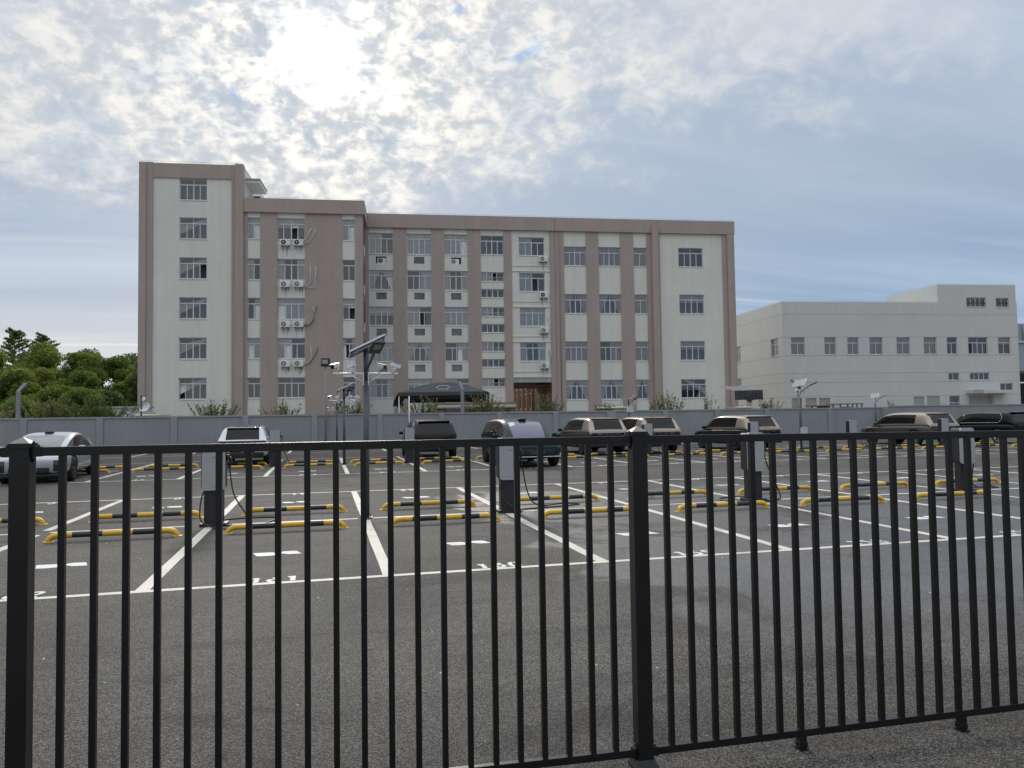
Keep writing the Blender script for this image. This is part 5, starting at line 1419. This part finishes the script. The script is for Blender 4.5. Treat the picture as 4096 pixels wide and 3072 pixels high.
# cloud fields, laid out by azimuth and elevation around the sun
az = nmath('ARCTAN2', sxyz.outputs[0], sxyz.outputs[1]); el = nmath('ARCSINE', sxyz.outputs[2])
azd = nmath('MULTIPLY', az, 57.2958); eld = nmath('MULTIPLY', el, 57.2958)
den2 = nmath('ADD', dz, .02)
comb2 = N.new('ShaderNodeCombineXYZ'); L.new(nmath('DIVIDE', sxyz.outputs[0], den2), comb2.inputs[0]); L.new(nmath('DIVIDE', sxyz.outputs[1], den2), comb2.inputs[1])
PL = comb2.outputs[0]
dome = N.new('ShaderNodeMapping'); dome.inputs['Scale'].default_value = (1, 1, 1.5); dome.inputs['Rotation'].default_value = (R(8), R(10), 0); L.new(D, dome.inputs['Vector']); DM = dome.outputs[0]
cells = nnoise(DM, 24., 8, .58, .45)
fine = nnoise(DM, 62., 5, .55, .35)
puffs = nnoise(DM, 7.5, 7, .56, .5)
broad = nnoise(DM, 3.2, 5, .5, .3)
mp = N.new('ShaderNodeMapping'); mp.inputs['Scale'].default_value = (.16, 1.0, 1); mp.inputs['Rotation'].default_value = (0, 0, R(-12)); L.new(PC, mp.inputs['Vector'])
streaks = nnoise(mp.outputs[0], .8, 7, .52, .35)
mp2 = N.new('ShaderNodeMapping'); mp2.inputs['Scale'].default_value = (.10, 1.0, 1); mp2.inputs['Rotation'].default_value = (0, 0, R(6)); L.new(PC, mp2.inputs['Vector'])
wisps = nnoise(mp2.outputs[0], 1.9, 8, .6, .5)
STR = .1
# deck of mottled cloud above an uneven diagonal edge that dips under the sun
dip = nmath('MULTIPLY', nmath('POWER', 2.718, nmath('MULTIPLY', nmath('POWER', nmath('DIVIDE', nmath('ADD', azd, -1.), 7.5), 2.), -1.)), 6.5)
edge = nmath('SUBTRACT', nmath('ADD', nmath('MULTIPLY', azd, .085), 19.0), dip)
wob = nmath('ADD', nmath('MULTIPLY', nmath('SUBTRACT', puffs, .5), 20.), nmath('MULTIPLY', nmath('SUBTRACT', cells, .5), 9.))
dk = nrng(nmath('ADD', nmath('SUBTRACT', eld, edge), wob), -4.0, 4.2, 0., 1.)
# smooth stratus below it, bluer towards the lower right
right = nrng(azd, 12., 42., 0., 1.); lowel = nrng(eld, 2., 17., 1., 0.)
base_ = nmix(nmath('MULTIPLY', right, lowel), (.385, .485, .63), (.21, .375, .61))
base_ = nmix(.08, base_, nscale(sky.outputs[0], STR))
strat = nmix(nrng(streaks, .36, .64, 0., 1.), nscale(base_, .84), nmix(.42, base_, (.60, .64, .70)))
wsp = nmath('MULTIPLY', nrng(wisps, .54, .70, 0., 1.), nrng(eld, 15., 3., .18, .85))
warmlow = nmix(nrng(azd, 20., -8., 0., 1.), (.64, .69, .76), (.88, .82, .69))
low = nmix(wsp, strat, warmlow)
pale = nmath('MULTIPLY', nrng(eld, 11., 1., 0., .75), nrng(azd, 30., -5., .2, 1.))
low = nmix(pale, low, (.74, .74, .73))
lit = nrng(nmath('ADD', nmath('MULTIPLY', cells, .62), nmath('MULTIPLY', fine, .38)), .33, .69, 0., 1.)
mott = nmix(lit, (.53, .57, .625), (.725, .715, .69))
mott = nmix(nmath('MULTIPLY', nrng(nmath('ADD', nmath('MULTIPLY', broad, .5), nmath('MULTIPLY', puffs, .5)), .40, .53, 1., 0.), .8), mott, (.44, .51, .60))
gap = nmath('MULTIPLY', nrng(nnoise(DM, 15., 7, .62, .4), .66, .73, 0., .75), nrng(azd, 34., 24., 0., 1.))
mott = nmix(gap, mott, (.33, .47, .72))
haze_r = nrng(azd, 16., 40., 0., .80)
mott = nmix(haze_r, mott, (.56, .60, .67))
col = nmix(dk, low, mott)
warm = nscale((1.0, .82, .54), nmath('MULTIPLY', g_mid, nmath('MULTIPLY', nrng(lit, .15, .95, .0, .36), nrng(dk, 0., 1., .10, 1.))))
wide = nscale((1.0, .90, .74), nmath('MULTIPLY', g_wide, nmath('MULTIPLY', nrng(lit, .1, .9, .0, .20), dk)))
core = nscale((1.0, .98, .93), nmath('MULTIPLY', g_core, nrng(cells, .36, .6, .25, .95)))
col = vmath('ADD', vmath('ADD', vmath('ADD', col, warm), wide), core)
col = nscale(col, .96)
col = nscale(col, nrng(eld, 30., 50., 1., ZEN))
back = nmath('MULTIPLY', nrng(sxyz.outputs[1], .1, -.5, 0., .5), nrng(eld, 26., 8., 0., 1.))   # unseen low sky behind the camera, darkened so the fence bars stay black
col = nmix(back, col, (.26, .29, .33))
L.new(nscale(col, 1 / STR), bg.inputs['Color']); bg.inputs['Strength'].default_value = STR
sun = bpy.data.lights.new('Sun', 'SUN'); sun.energy = 1.5; sun.angle = R(10); sun.color = (1., .93, .83)
so = bpy.data.objects.new('Sun', sun); COL.objects.link(so)
so.rotation_euler = Vector((0, -math.cos(SUN_EL), -math.sin(SUN_EL))).to_track_quat('-Z', 'Y').to_euler()

# ------------------------------------------------------------------ camera
cam = bpy.data.cameras.new('Camera'); co = bpy.data.objects.new('Camera', cam); COL.objects.link(co); sc.camera = co
cam.sensor_fit = 'HORIZONTAL'; cam.sensor_width = 36.; cam.lens = 36. * 3021.8 / 4096
cam.clip_start = .05; cam.clip_end = 3000
rm = Matrix(((.9701865, .0035659, -.2423333), (-.2419396, -.0445809, -.9692666), (-.0142597, .9989994, -.0423891))).to_4x4()
co.matrix_world = Matrix.Translation((-.6946, -8.4011, 1.7325)) @ rm
sc.view_settings.view_transform = 'Standard'; sc.view_settings.look = 'None'; sc.view_settings.exposure = .20; sc.view_settings.gamma = 1.
sc.render.engine = 'CYCLES'
sc.cycles.use_denoising = True
sc.cycles.max_bounces = 8; sc.cycles.transparent_max_bounces = 8
sc.cycles.sample_clamp_indirect = 8.
